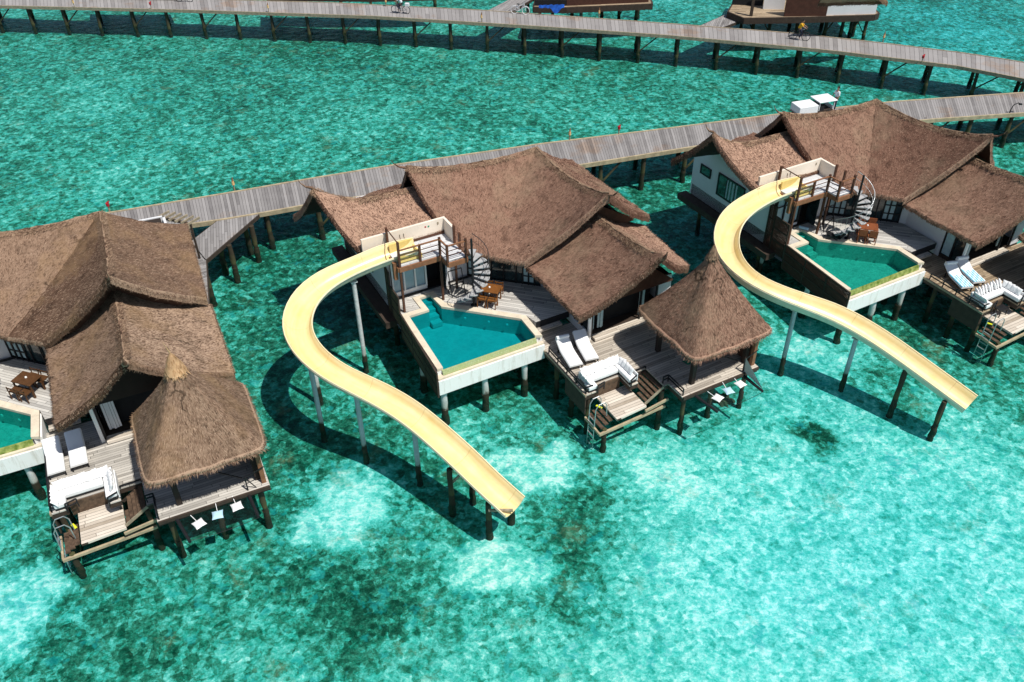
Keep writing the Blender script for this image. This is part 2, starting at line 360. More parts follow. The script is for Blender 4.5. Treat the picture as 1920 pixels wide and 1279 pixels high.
# ------------------------------------------------------------------ mesh builder
class MB:
    def __init__(s): s.v = []; s.f = []; s.uv = []; s.sm = []
    def add(s, vs, fs, uvs=None, smooth=False):
        b = len(s.v); s.v += [tuple(x) for x in vs]
        for i, f in enumerate(fs):
            s.f.append([b+k for k in f]); s.uv.append(uvs[i] if uvs else None); s.sm.append(smooth)
        return s
    def box(s, x0, x1, y0, y1, z0, z1):
        vs = [(x, y, z) for z in (z0, z1) for y in (y0, y1) for x in (x0, x1)]
        return s.add(vs, [(0, 2, 3, 1), (4, 5, 7, 6), (0, 1, 5, 4), (2, 6, 7, 3), (0, 4, 6, 2), (1, 3, 7, 5)])
    def obox(s, c, size, rz=0, rx=0, ry=0):
        m = Matrix.Translation(Vector(c)) @ Matrix.Rotation(rz, 4, 'Z') @ Matrix.Rotation(ry, 4, 'Y') @ Matrix.Rotation(rx, 4, 'X')
        a, b, d = size[0]/2, size[1]/2, size[2]/2
        vs = [m @ Vector((x, y, z)) for z in (-d, d) for y in (-b, b) for x in (-a, a)]
        return s.add(vs, [(0, 2, 3, 1), (4, 5, 7, 6), (0, 1, 5, 4), (2, 6, 7, 3), (0, 4, 6, 2), (1, 3, 7, 5)])
    def bar(s, p, q, wd, ht=None):
        "rectangular bar between two points"
        p = Vector(p); q = Vector(q); ht = ht or wd; d = (q-p).normalized()
        up = Vector((0, 0, 1)) if abs(d.z) < .95 else Vector((0, 1, 0))
        a = d.cross(up).normalized()*wd/2; b = a.cross(d).normalized()*ht/2
        vs = [p-a-b, p+a-b, p+a+b, p-a+b, q-a-b, q+a-b, q+a+b, q-a+b]
        return s.add(vs, [(0, 3, 2, 1), (4, 5, 6, 7), (0, 1, 5, 4), (1, 2, 6, 5), (2, 3, 7, 6), (3, 0, 4, 7)])
    def cyl(s, p, q, r0, r1=None, n=10, wob=0):
        p = Vector(p); q = Vector(q); r1 = r0 if r1 is None else r1; d = (q-p).normalized()
        up = Vector((0, 0, 1)) if abs(d.z) < .95 else Vector((0, 1, 0))
        a = d.cross(up).normalized(); b = a.cross(d).normalized()
        k = 1 if not wob else 6; vs = []
        for j in range(k+1):
            t = j/k; c = p.lerp(q, t); r = r0+(r1-r0)*t
            if wob and 0 < j: c = c + Vector((random.uniform(-wob, wob), random.uniform(-wob, wob), 0)); r *= random.uniform(.88, 1.15)
            for i in range(n):
                an = 2*math.pi*i/n; vs.append(c + a*math.cos(an)*r + b*math.sin(an)*r)
        fs = []
        for j in range(k):
            for i in range(n): fs.append((j*n+i, j*n+(i+1) % n, (j+1)*n+(i+1) % n, (j+1)*n+i))
        s.add(vs, fs, smooth=True)
        s.add([vs[i] for i in range(n)], [tuple(reversed(range(n)))]); s.add(vs[-n:], [tuple(range(n))])
        return s
    def tube(s, pts, r, n=8):
        for a, b in zip(pts[:-1], pts[1:]): s.cyl(a, b, r, r, n)
        return s
    def prism(s, poly, z0, z1):
        n = len(poly); ar = sum(poly[i][0]*poly[(i+1) % n][1]-poly[(i+1) % n][0]*poly[i][1] for i in range(n))
        if ar < 0: poly = poly[::-1]
        tr = tessellate_polygon([[Vector((*p, 0)) for p in poly]])
        vs = [(*p, z1) for p in poly] + [(*p, z0) for p in poly]; fs = []
        for t in tr:
            a, b, c = (Vector((*poly[i], 0)) for i in t)
            if (b-a).cross(c-a).z < 0: t = t[::-1]
            fs.append(tuple(t)); fs.append(tuple(n+i for i in t[::-1]))
        for i in range(n): j = (i+1) % n; fs.append((i, n+i, n+j, j))
        return s.add(vs, fs)
    def wall(s, p, q, z0, z1, t=.12, tops=None):
        "vertical wall from p to q; tops: extra (fraction, z) points along the top"
        p = Vector((*p, 0)); q = Vector((*q, 0)); d = (q-p); nn = Vector((-d.y, d.x, 0)).normalized()*t
        prof = [(0, z0), (1, z0)] + ([(1, z1)] + [(a, z) for a, z in reversed(tops)] + [(0, z1)] if tops else [(1, z1), (0, z1)])
        m = len(prof); A = [p+d*a+Vector((0, 0, z)) for a, z in prof]; B = [x+nn for x in A]
        fs = [tuple(range(m)), tuple(reversed(range(m, 2*m)))]
        for i in range(m): j = (i+1) % m; fs.append((i, m+i, m+j, j))
        return s.add(A+B, fs)
    def grid(s, G, smooth=True, uv=None, flip=False):
        G = np.asarray(G); a, b = G.shape[:2]; vs = G.reshape(-1, 3).tolist(); fs = []; us = []
        for i in range(a-1):
            for j in range(b-1):
                f = (i*b+j, i*b+j+1, (i+1)*b+j+1, (i+1)*b+j)
                if flip: f = f[::-1]
                fs.append(f)
                if uv is not None:
                    q = [uv[i][j], uv[i][j+1], uv[i+1][j+1], uv[i+1][j]]; us.append(q[::-1] if flip else q)
        return s.add(vs, fs, us if uv is not None else None, smooth)
    def build(s, name, mat, parent=None, off=None, label=None, bevel=0):
        me = bpy.data.meshes.new(name); me.from_pydata([tuple(v) for v in s.v], [], s.f)
        if any(u is not None for u in s.uv):
            ul = me.uv_layers.new(name='UVMap'); k = 0; arr = []
            for f, u in zip(s.f, s.uv):
                arr += (u if u else [(0, 0)]*len(f))
            ul.data.foreach_set('uv', np.array(arr, dtype=np.float32).ravel())
        me.polygons.foreach_set('use_smooth', s.sm); me.materials.append(MT[mat] if isinstance(mat, str) else mat); me.update()
        o = bpy.data.objects.new(name, me); C.objects.link(o)
        if parent is not None:
            o.parent = parent
            if off is not None: o.location = -Vector(off)
        if label: o['label'] = label
        if bevel:
            b = o.modifiers.new('bevel', 'BEVEL'); b.width = bevel; b.segments = 2; b.limit_method = 'ANGLE'
        return o

def tag(o, label, cat, group=None, kind=None):
    if kind: o['kind'] = kind
    if label: o['label'] = label
    if cat: o['category'] = cat
    if group: o['group'] = group
    return o

# houses: local frame (u along the front, v away from the viewer), origin at the bend of the pool edge
PIV = Vector((0, 33, 0)); TH = R(28.2); OB = Vector((.5746, 33.0, 0))
class House:
    def __init__(s, key, yaw, tx, ty):
        s.key = key; s.P = Matrix.Translation(PIV+Vector((tx, ty, 0))) @ Matrix.Rotation(yaw, 4, 'Z') @ Matrix.Translation(-PIV)
        s.H = s.P @ Matrix.Translation(OB) @ Matrix.Rotation(TH, 4, 'Z'); s.I = s.H.inverted(); s.rot = yaw+TH
    def L(s, px, py, z):
        p = s.I @ at(px, py, z); return Vector((p.x, p.y, z))
hB = House('B', 0, 0, 0)
hA = House('A', R(-3.115), -36.811*.55, -11.197*.55)
hC = House('C', R(.0995), 35.447*.55, 10.213*.55)

def thing(name, h, loc, label, cat, group=None, rz=0):
    o = bpy.data.objects.new(name, None); o.empty_display_size = .3; C.objects.link(o)
    m = (h.H if h else Matrix.Identity(4)) @ Matrix.Translation(Vector(loc)) @ Matrix.Rotation(rz, 4, 'Z')
    o.matrix_world = m
    return tag(o, label, cat, group)
def place(o, h, loc, rz=0):
    o.matrix_world = (h.H if h else Matrix.Identity(4)) @ Matrix.Translation(Vector(loc)) @ Matrix.Rotation(rz, 4, 'Z'); return o

# ------------------------------------------------------------------ thatch
def resample(pts, n):
    pts = np.array([tuple(p) for p in pts], float); d = np.r_[0, np.cumsum(np.linalg.norm(np.diff(pts, axis=0), axis=1))]
    t = np.linspace(0, d[-1], n); return np.stack([np.interp(t, d, pts[:, k]) for k in range(3)], 1)
def curve(a, b, sag, lift0=0, lift1=0, n=14):
    "line a-b sagging by sag, with its ends swept up"
    t = np.linspace(0, 1, n)[:, None]; a = np.array(a, float); b = np.array(b, float)
    P = a*(1-t)+b*t; P[:, 2] += (-sag*4*t*(1-t))[:, 0] + lift0*np.clip(1-t[:, 0]*5, 0, 1)**2 + lift1*np.clip(t[:, 0]*5-4, 0, 1)**2
    return P
def slope(ridge, eave, sag=.22, step=.22):
    ridge = np.array(ridge); eave = np.array(eave)
    Lr = max(np.linalg.norm(np.diff(ridge, axis=0), axis=1).sum(), np.linalg.norm(np.diff(eave, axis=0), axis=1).sum())
    Lh = np.linalg.norm(ridge.mean(0)-eave.mean(0)); nu = max(6, int(Lr/step)); nv = max(6, int(Lh/step))
    A = resample(ridge, nu+1); B = resample(eave, nu+1); t = np.linspace(0, 1, nv+1)[None, :, None]
    G = A[:, None]*(1-t)+B[:, None]*t
    G[:, :, 2] -= (sag*4*t*(1-t))[:, :, 0]
    ph = rng.uniform(0, 6, 4)
    wob = .035*np.sin(G[..., 0]*1.9+ph[0])*np.sin(G[..., 1]*1.6+ph[1]) + .02*np.sin(G[..., 0]*4.7+ph[2]+G[..., 1]*3.9)
    G[:, :, 2] += wob + rng.normal(0, .010, wob.shape)
    return G
def blades(mb, G, dens, ln=.12, wd=.012, lift=.020, jit=.25):
    a, b = G.shape[:2]; P00 = G[:-1, :-1]; P10 = G[1:, :-1]; P01 = G[:-1, 1:]
    ar = np.linalg.norm(np.cross(P10-P00, P01-P00), axis=2).ravel(); N_ = int(ar.sum()*dens)
    ci = rng.choice(len(ar), N_, p=ar/ar.sum()); i = ci//(b-1); j = ci % (b-1); s = rng.random((N_, 1)); t = rng.random((N_, 1))
    p = (G[i, j]*(1-s)+G[i+1, j]*s)*(1-t)+(G[i, j+1]*(1-s)+G[i+1, j+1]*s)*t
    dn = G[i, np.minimum(j+1, b-1)]-G[i, j]; dn /= np.linalg.norm(dn, axis=1)[:, None]
    ac = G[i+1, j]-G[i, j]; ac /= np.linalg.norm(ac, axis=1)[:, None]+1e-9
    nr = np.cross(dn, ac); nr *= np.sign(nr[:, 2:3]+1e-9); nr /= np.linalg.norm(nr, axis=1)[:, None]
    d = dn+ac*rng.normal(0, jit, (N_, 1)); d /= np.linalg.norm(d, axis=1)[:, None]
    L_ = ln*rng.uniform(.6, 1.3, (N_, 1)); W_ = wd*rng.uniform(.6, 1.3, (N_, 1)); sd = np.cross(nr, d)
    base = p-nr*.01; tip = p+d*L_+nr*lift*rng.uniform(.3, 1.5, (N_, 1))
    V = np.stack([base-sd*W_, base+sd*W_, tip+sd*W_*.4, tip-sd*W_*.4], 1).reshape(-1, 3)
    k = len(mb.v); mb.v += V.tolist(); mb.f += (np.arange(N_)[:, None]*4+k+np.arange(4)[None]).tolist(); mb.uv += [None]*N_; mb.sm += [False]*N_
def slab(mb, G, th=.24):
    up = G; dn = G.copy(); dn[..., 2] -= th
    # orient upward
    n0 = np.cross(G[1, 0]-G[0, 0], G[0, 1]-G[0, 0])[2] > 0
    mb.grid(up, True, flip=n0)
    for e, h_ in ((G[0], .42), (G[-1], .42), (G[:, -1], th)):
        c_ = G.mean((0, 1)); E1 = e.copy(); E1[:, 2] -= h_*.35; o_ = e-c_; o_[:, 2] = 0; d_ = (e[-1]-e[0]); pn = np.array([d_[1], -d_[0], 0]); pn /= np.linalg.norm(pn)+1e-9
        if (o_.mean(0)@pn) < 0: pn = -pn
        E1 += pn*.04; E2 = e.copy(); E2[:, 2] -= h_; E2 += pn*.02; g_ = np.stack([e, E1, E2], 1); mb.grid(g_, True); blades(mb, g_, 420, .11, .012, .02, .5)
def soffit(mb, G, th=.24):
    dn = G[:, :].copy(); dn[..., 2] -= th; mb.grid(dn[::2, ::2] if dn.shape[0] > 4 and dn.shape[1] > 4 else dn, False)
    for e in (G[0], G[-1]): pass
def fringe(mb, line, outdir, dens=90, ln=.08, wd=.010):
    "loose straw hanging over an edge"
    P = np.array(line); seg = np.linalg.norm(np.diff(P, axis=0), axis=1); T = seg.sum(); n = int(T*dens)
    Q = resample(P, n) + rng.normal(0, .03, (n, 3)); dr = np.array(outdir, float)[None]+rng.normal(0, .35, (n, 3)); dr /= np.linalg.norm(dr, axis=1)[:, None]
    tg = (P[-1]-P[0])/np.linalg.norm(P[-1]-P[0]); L_ = ln*rng.uniform(.5, 1.5, (n, 1)); z = np.zeros((n, 3)); z[:, 2] = -rng.uniform(0, .2, n)
    a = Q+z-tg*wd; b = Q+z+tg*wd; c = Q+z+dr*L_
    k = len(mb.v); mb.v += np.stack([a, b, c], 1).reshape(-1, 3).tolist(); mb.f += (np.arange(n)[:, None]*3+k+np.arange(3)[None]).tolist(); mb.uv += [None]*n; mb.sm += [False]*n
def ridge_roll(mb, line, r=.035):
    P = resample(line, max(6, int(len(line)*1.5))); P = P+rng.normal(0, .012, P.shape)
    mb.tube([tuple(p) for p in P], r, 7)
def horn(mb, p, d, ln=.55, r=.075):
    p = Vector(p); d = Vector(d).normalized(); pts = [p, p+d*ln*.5+Vector((0, 0, .08)), p+d*ln*.85+Vector((0, 0, .27)), p+d*ln+Vector((0, 0, .45))]
    rs = [r, r*.6, r*.3, .012]
    for i in range(3): mb.cyl(pts[i], pts[i+1], rs[i], rs[i+1], 7)

def thatched(name, parent, slopes, ridges, mat, dens=430, horns=(), fr=()):
    mb = MB(); sf = MB()
    for G in slopes: slab(mb, G); soffit(sf, G)
    for G in slopes: blades(mb, G, dens)
    for line, od in fr: fringe(mb, line, od)
    for hn in horns: horn(mb, *hn)
    o = mb.build(name, mat, parent)
    if ridges:
        rb = MB()
        for l_ in ridges: ridge_roll(rb, l_)
        for l_ in ridges:
            P = resample(l_, int(3+len(l_)*2)); G = np.stack([P+np.array([0, 0, .04]), P+np.array([.2, .2, -.10])], 1); G2 = np.stack([P+np.array([0, 0, .04]), P-np.array([.2, .2, .10])], 1)
            blades(rb, G, 500, .15, .012, .02, .9); blades(rb, G2, 500, .15, .012, .02, .9)
        rb.build('ridge_cap', 'ridge', o)
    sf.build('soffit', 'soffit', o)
    return o

# ------------------------------------------------------------------ setting: sea floor and sea
def axis_pts(lo, hi, c0, c1, fine, coarse):
    a = np.arange(c0, c1+1e-6, fine); l_ = c0-np.geomspace(coarse, c0-lo, 12)[::1]; h_ = c1+np.geomspace(coarse, hi-c1, 12)
    return np.unique(np.r_[l_, a, h_])
SEA_BED = -.48
SEA_Z = .22
def seabed_mesh():
    xs = np.unique(np.r_[axis_pts(-900, 900, -60, 70, .8, 2), np.arange(-20, 26, .3)]); ys = np.unique(np.r_[axis_pts(-600, 1600, 8, 110, .8, 2), np.arange(14, 36, .3)])
    X, Y = np.meshgrid(xs, ys, indexing='ij')
    # sand / reef map with some villa shade painted in, in ground metres (surveyed spots: photo point, radius m, weight)
    sand = np.full(X.shape, .43)
    spots = [(1520, 1010, 6, .5), (1780, 1010, 7, .5), (1850, 1200, 6, .5), (1600, 1200, 6, .5), (1350, 1230, 4, .45), (1330, 960, 2.4, .35), (1230, 880, 1.6, .4), (1250, 1100, 2.5, .35), (1000, 1270, 3, .3), (800, 1260, 2, .2), (500, 1230, 2, .15), (1570, 660, 2.3, .45), (1500, 650, 1.5, .3), (1700, 880, 3, .3), (1460, 700, 2, .2),
             (860, 800, 1.5, .3), (1880, 880, 3, .1), (1820, 800, 2, .1),
             (1100, 930, 1.1, -.2), (1085, 1000, 1.2, -.28), (1120, 1080, 1.2, -.26), (1060, 1150, 1.3, -.2), (1150, 1170, 1.0, -.2), (670, 1110, 1.6, -.22), (720, 1180, 1.4, -.18), (620, 1180, 1.3, -.12), (300, 1100, 4, .06), (170, 1010, 1.5, -.12), (420, 1080, 2, .02), (150, 1230, 2, -.08), (350, 1220, 2, -.06), (540, 1060, 1.6, -.08),
             (520, 870, 2.6, -.14), (500, 480, 5, -.17), (600, 560, 4, -.12), (650, 760, 2.2, -.10), (450, 640, 3, -.12), (1250, 360, 4, -.15), (800, 900, 1.6, -.1), (1700, 640, 1.2, -.25), (1690, 780, 1.2, -.4), (1640, 700, 1.2, -.25), (1870, 1180, 1.5, -.1), (1560, 930, 1.6, -.15),  # dark spots between the villas also paint in their shadow on the water
             (1500, 806, .55, -.7), (1520, 806, .5, -.7), (1540, 812, .55, -.7), (1553, 826, .5, -.7), (1550, 843, .6, -.6), (1535, 858, .6, -.45),
             (200, 40, 14, -.02), (400, 90, 10, -.06), (700, 110, 9, -.08), (1200, 100, 10, -.05), (1000, 200, 14, .04), (1400, 140, 10, -.02), (100, 200, 12, .06), (700, 250, 9, .03), (1600, 120, 9, .04), (1850, 40, 14, .06), (1300, 20, 9, .08), (300, 300, 8, .05)]
    for px, py, rad, wt in spots:
        p = at(px, py, SEA_BED); sand += wt*np.exp(-((X-p.x)**2+(Y-p.y)**2)/(2*(rad*.75)**2))
    wobx = .35*np.sin(Y*1.7)+.2*np.sin(Y*4.1+X); woby = .35*np.sin(X*1.9)+.2*np.sin(X*3.7-Y)
    patch = np.zeros(X.shape)
    for px, py, rx, ry, wt in [(640, 960, 1.75, 2.2, .36), (705, 885, 1.3, .9, .22), (1005, 875, 2.1, 1.3, .32), (1040, 905, 1.0, .9, .2), (930, 1065, 1.9, 1.3, .24), (860, 1040, 1.2, .8, .14), (0, 1160, 2.0, 2.4, .30), (40, 1080, 1.3, 1.0, .2), (1255, 905, 1.5, 1.2, .12), (560, 905, .8, .7, .12)]:
        p = at(px, py, SEA_BED); d_ = np.sqrt(((X+wobx-p.x)/rx)**2+((Y+woby-p.y)/ry)**2); patch = np.maximum(patch, wt*np.clip((1.12-d_)/.30, 0, 1))
    sand += .06*np.sin(X*.31+1.3*np.sin(Y*.17))*np.sin(Y*.23+X*.05)
    ex = sand-.43; sand = .43+np.where(ex > 0, .40*np.tanh(ex/.48), .34*np.tanh(ex/.34)); sand = np.clip(sand+patch*1.5, .10, .95)
    Z = SEA_BED + .05*np.sin(X*.9+Y*.4)*np.sin(Y*.7) - .12*(.5-sand)
    mb = MB(); mb.grid(np.stack([X, Y, Z], 2), True, flip=True)
    o = mb.build('seabed', 'seabed'); a = o.data.attributes.new('sand', 'FLOAT', 'POINT'); a.data.foreach_set('value', sand.ravel().astype(np.float32))
    blue = np.zeros(X.shape)  # bluer at upper right: sky reflection painted into the seabed colour
    for px, py, rad, wt in [(1800, 50, 16, .9), (1500, 110, 7, .35), (1150, 20, 8, .5), (1750, 1050, 8, .45), (1400, 1150, 5, .25), (1500, 700, 3, .3), (100, 10, 10, .15), (640, 950, 3, .3), (20, 1150, 3, .4)]:
        p = at(px, py, SEA_BED); blue += wt*np.exp(-((X-p.x)**2+(Y-p.y)**2)/(2*(rad*.75)**2))
    a = o.data.attributes.new('blue', 'FLOAT', 'POINT'); a.data.foreach_set('value', np.clip(blue, 0, 1).ravel().astype(np.float32))
    tag(o, 'sandy lagoon floor with patches of dark reef seen through the water', None, kind='structure')
seabed_mesh()
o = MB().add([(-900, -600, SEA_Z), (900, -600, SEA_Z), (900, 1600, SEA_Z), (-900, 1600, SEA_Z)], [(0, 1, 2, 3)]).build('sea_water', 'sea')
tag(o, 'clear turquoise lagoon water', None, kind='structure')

def pile(x, y, ztop, mat, parent, off=None, r=.15, zb=-.62, lean=0, name='pile', wob=.015):
    mb = MB(); mb.cyl((x+lean, y, zb), (x, y, ztop), r*1.05, r, 12, wob=wob)
    if zb < 0: mb.cyl((x+lean*.8, y, -.55), (x+lean*.7, y, .5), r*1.28, r*1.05, 12, wob=.025)
    return mb.build(name, mat, parent, off)

# ------------------------------------------------------------------ villa
WATER_Z = 2.72
def villa(h, opt):
    k = h.key; v = thing('villa', h, (0, 0, 0), opt['label'], 'villa')
    L = h.L
    # --- roofs. key points, local metres; opt['roof'] overrides by survey
    q = dict(R1=(4.46, 7.04, 7.45), R2=(-2.36, 7.37, 7.83), R3=(4.28, -.14, 8.22), R4=(.95, 1.40, 5.0), R5=(7.73, 1.3, 5.2), R7=(8.0, 8.9, 5.0), RL=(-1.5, 3.9, 5.0), RB=(-1.8, 10.4, 5.0),
             R8=(-7.02, 7.41, 7.9), R9=(-6.01, 4.84, 5.72), R10=(-7.6, 9.7, 5.6), A1=(-1.7, 4.75, 5.6), A2=(-1.7, 9.9, 5.6), AR=(-1.6, 7.3, 7.15),
             R11=(4.2, -4.38, 7.25), R12=(1.04, -3.24, 4.53), R13=(1.05, 1.5, 4.62), R14=(7.81, -2.6, 4.3), R15=(7.8, 1.73, 4.62), R16=(4.27, 2.3, 6.75))
    for kk, (px, py) in opt['roof'].items():
        q[kk] = tuple(L(px, py, q[kk][2]))
    q = {a: np.array(b, float) for a, b in q.items()}
    rl = curve(q['R2'], q['R1'], .32, .1, 0, 18); rr = curve(q['R1'], q['R3'], .42, 0, .1, 18)
    mid = (q['RL']+q['R4'])/2+np.array([-.05, -.05, -.03])
    valley = curve(q['R1'], mid, .12)
    s1 = slope(rl, curve(q['RL'], mid, .0), .18); s2 = slope(rr[::-1], curve(q['R4'], mid, .0), .18)
    s3 = slope(rr, curve(q['R7'], q['R5'], .06), .20); s4 = slope(rl, curve(q['RB'], q['R7'], .05), .2)
    thatched('roof', v, [s1, s2, s3, s4], [rl, rr], opt['thatch'], horns=[(q['R2'], (-1, 0, .2), .75), (q['R3'], (.1, -1, .15), .6)],
             fr=[(s1[:, -1], (-.3, -1, -.5)), (s2[:, -1], (-.6, -.6, -.5)), (s3[:, -1], (1, 0, -.5)), (s2[0], (-.2, -1, -.4)), (s3[-1], (.2, -1, -.4)), (s1[0], (-1, -.2, -.4))])
    ra = curve(q['R8'], q['AR'], .05, .05, 0, 14)
    ra[:, 2] = q['R8'][2]-(q['R8'][2]-6.75)*np.clip(np.linspace(0, 1, 14)*2.6, 0, 1)**.7
    a1 = slope(ra, curve(q['R9'], q['A1'], .05), .18); a2 = slope(ra, curve(q['R10'], q['A2'], .05), .2)
    thatched('annex_roof', v, [a1, a2], [ra], opt['thatch'], horns=[(q['R8'], (-1, 0, .2), .6)],
             fr=[(a1[:, -1], (0, -1, -.5)), (a1[0], (-1, 0, -.4)), (a2[0], (-1, 0, -.4))])
    rb_ = curve(q['R16'], q['R11'], .22, 0, .15, 16)
    b1 = slope(rb_, curve(q['R13'], q['R12'], .02), .24); b2 = slope(rb_, curve(q['R15'], q['R14'], .02), .24)
    thatched('bedroom_roof', v, [b1, b2], [rb_], opt['thatch'], horns=[(q['R11'], (0, -1, .1), .3, .15)],
             fr=[(b1[:, -1], (-1, 0, -.5)), (b1[-1], (0, -1, -.4)), (b2[-1], (0, -1, -.4)), (b2[:, -1], (1, 0, -.5))])
    # --- white walls
    mb = MB()
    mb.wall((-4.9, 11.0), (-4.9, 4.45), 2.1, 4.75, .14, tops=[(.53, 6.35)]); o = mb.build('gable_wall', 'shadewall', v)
    # windows of the side wall
    def window(x, y0, y1, z0, z1, nbar=2):
        f = MB(); t = .07
        for a, b in ((y0, y0+t), (y1-t, y1)): f.box(x-.04, x+.04, a, b, z0, z1)
        for a, b in ((z0, z0+t), (z1-t, z1)): f.box(x-.036, x+.036, y0+t, y1-t, a, b)
        for i in range(1, nbar): yy = y0+(y1-y0)*i/nbar; f.box(x-.03, x+.03, yy-.03, yy+.03, z0+t, z1-t)
        f = f.build('window', 'black', v); MB().box(x-.012, x+.012, y0+t, y1-t, z0+t, z1-t).build('pane', 'pane', f)
        if nbar > 2:
            for j in range(4): yy = y0+.2+(y1-y0-.4)*(.25+.14*j); MB().box(x-.022, x-.014, yy-.06, yy+.06, z0+.12, z1-.12).build('curtain', 'curtain', f)
    window(-4.93, 6.55, 8.75, 3.1, 4.45, 3); window(-4.93, 9.4, 10.3, 3.72, 4.3, 1)
    MB().box(-5.55, -4.94, 3.6, 11.3, 1.75, 2.1).build('side_ledge', 'fascia', v)
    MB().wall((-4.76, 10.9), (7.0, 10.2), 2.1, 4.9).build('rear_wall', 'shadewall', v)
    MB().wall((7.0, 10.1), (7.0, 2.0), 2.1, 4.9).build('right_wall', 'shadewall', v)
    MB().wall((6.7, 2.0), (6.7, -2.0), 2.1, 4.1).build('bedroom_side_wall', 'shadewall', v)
    # bathroom glazed front below the slide platform
    MB().box(-4.76, -3.0, 4.3, 4.42, 2.8, 3.05).build('sill_wall', 'white', v)
    f = MB()
    for x in (-4.74, -4.15, -3.58, -3.03): f.box(x-.035, x+.035, 4.26, 4.34, 3.05, 4.85)
    f.box(-4.705, -3.065, 4.27, 4.33, 3.05, 3.14); f.box(-4.705, -3.065, 4.27, 4.33, 4.3, 4.34); f.box(-4.705, -3.065, 4.27, 4.33, 4.77, 4.85)
    f = f.build('glazed_front', 'white' if k != 'C' else 'black', v); MB().box(-4.7, -3.07, 4.36, 4.38, 3.1, 4.8).build('pane', 'frost', f)
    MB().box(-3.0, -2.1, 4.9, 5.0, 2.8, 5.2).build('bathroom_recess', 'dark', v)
    MB().box(-2.2, -1.98, 4.1, 4.5, 2.8, 5.2).build('pillar', 'shadewall', v)
    MB().box(-2.23, -2.2, 3.8, 4.5, 2.8, 5.0).build('open_door', 'pane', v)
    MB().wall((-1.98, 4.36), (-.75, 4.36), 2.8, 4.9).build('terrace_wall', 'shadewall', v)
    MB().box(-4.76, -.6, 4.22, 4.27, 2.8, 2.9).build('skirting', 'black', v)
    MB().wall((-4.76, 4.45), (-.75, 4.45), 4.9, 5.3, .1).build('head_wall', 'shadewall', v)
    # diagonal glazed living room front
    p0 = Vector((-.75, 4.36)); p1 = Vector((1.95, 1.85)); d = (p1-p0)
    g = MB(); g.wall(p0, p1, 2.8, 4.9, .06); g = g.build('living_room_glazing', 'pane', v)
    fr = MB(); nn = Vector((d.y, -d.x)).normalized()*.05
    for t in (.0, .08, .16, .24, .33, .5, .67, .76, .84, .92, 1.0):
        a = p0+d*t+nn; fr.obox((a.x, a.y, 3.85), (.055, .05, 2.1), math.atan2(d.y, d.x))
    for z in (2.85, 3.3, 3.8, 4.3, 4.85):
        for t0, t1 in ((0, .24), (.76, 1)) if z not in (2.85, 4.85) else ((0, 1),):
            a = p0+d*t0+nn*.98; b = p0+d*t1+nn*.98; fr.bar((a.x, a.y, z), (b.x, b.y, z), .045, .05)
    fr.build('glazing_bars', 'black', g)
    for t in (.04, .12, .20, .80, .88): 
        a = p0+d*t+nn*.3; MB().obox((a.x, a.y, 3.8), (.20, .02, 1.7), math.atan2(d.y, d.x)).build('curtain', 'curtain', g)
    MB().wall((1.98, 1.85), (2.2, 1.55), 2.1, 4.6, .05).build('wall_return', 'shadewall', v)
    # bedroom: left wall and glazed front, gable
    MB().wall((2.2, 1.75), (2.2, -.85), 2.1, 4.35, .12).build('bedroom_wall', 'shadewall', v)
    if k == 'B':
        MB().wall((2.2, -.85), (2.2, -2.05), 2.1, 2.5, .12).build('low_wall', 'shadewall', v)
    w_ = MB()
    for y in (-.9, -1.5, -2.1): w_.box(2.2, 2.3, y-.04, y+.04, 2.5 if k == 'B' else 2.25, 4.1)
    w_ = w_.build('side_window', 'black', v); MB().box(2.26, 2.28, -2.08, -.88, 2.3, 4.1).build('pane', 'pane', w_)
    if k != 'B': MB().box(2.235, 2.245, -1.42, -.95, 2.35, 4.05).build('curtain', 'curtain', w_)
    MB().box(2.16, 2.30, -2.24, -2.14, 2.1, 4.25).build('corner_post', 'white', v)
    MB().prism([(2.2, -2.1), (6.8, -2.1), (6.8, 2), (2.32, 2)], 1.9, 2.3).build('bedroom_floor', 'fascia', v)
    MB().box(2.38, 5.6, -2.5, -2.12, 2.16, 2.28).build('doorstep', 'lowdeck', v)
    g = MB()
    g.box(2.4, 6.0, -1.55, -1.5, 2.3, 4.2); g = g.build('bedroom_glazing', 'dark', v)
    f = MB()
    for x in (2.36, 5.05, 5.95): f.box(x-.04, x+.04, -2.2, -2.12, 2.28, 4.25)
    f.box(2.3, 6.0, -2.2, -2.12, 4.2, 4.28); f.build('door_frame', 'black', g)
    cm = 'curtain' if k != 'A' else 'shadewall'
    for x in ((2.52, 2.60, 2.86, 2.93, 3.0, 3.07) if k == 'B' else (2.62, 2.72, 2.82, 2.92, 3.02)): MB().box(x-.045, x+.045, -1.98+.03*(int(x*100) % 3), -1.95+.03*(int(x*100) % 3), 2.42, 4.1).build('curtain', cm, g)
    for x in (5.15, 5.25, 5.35): MB().box(x-.045, x+.045, -1.99, -1.96, 2.42, 4.1).build('curtain', cm, g)
    MB().box(6.0, 6.75, -2.16, -2.05, 2.28, 4.3).build('bedroom_front_wall', 'shadewall', v)
    MB().wall((2.4, -2.9), (6.2, -2.9), 4.55, 4.62, .08, tops=[(.5, 6.2)]).build('gable_board', 'brown' if k != 'A' else 'soffit', v)
    MB().wall((1.6, 1.5), (7.0, 1.5), 5.2, 5.35, .1, tops=[(.5, 7.0)]).build('main_gable_board', 'brown', v)
    # ceiling below the roof keeps the rooms dark
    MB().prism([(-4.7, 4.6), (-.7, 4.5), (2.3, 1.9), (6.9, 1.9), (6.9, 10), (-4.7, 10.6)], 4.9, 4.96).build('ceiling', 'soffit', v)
    MB().prism([(2.35, -2.0), (6.7, -2.0), (6.7, 1.9), (2.35, 1.9)], 4.2, 4.26).build('bedroom_ceiling', 'soffit', v)
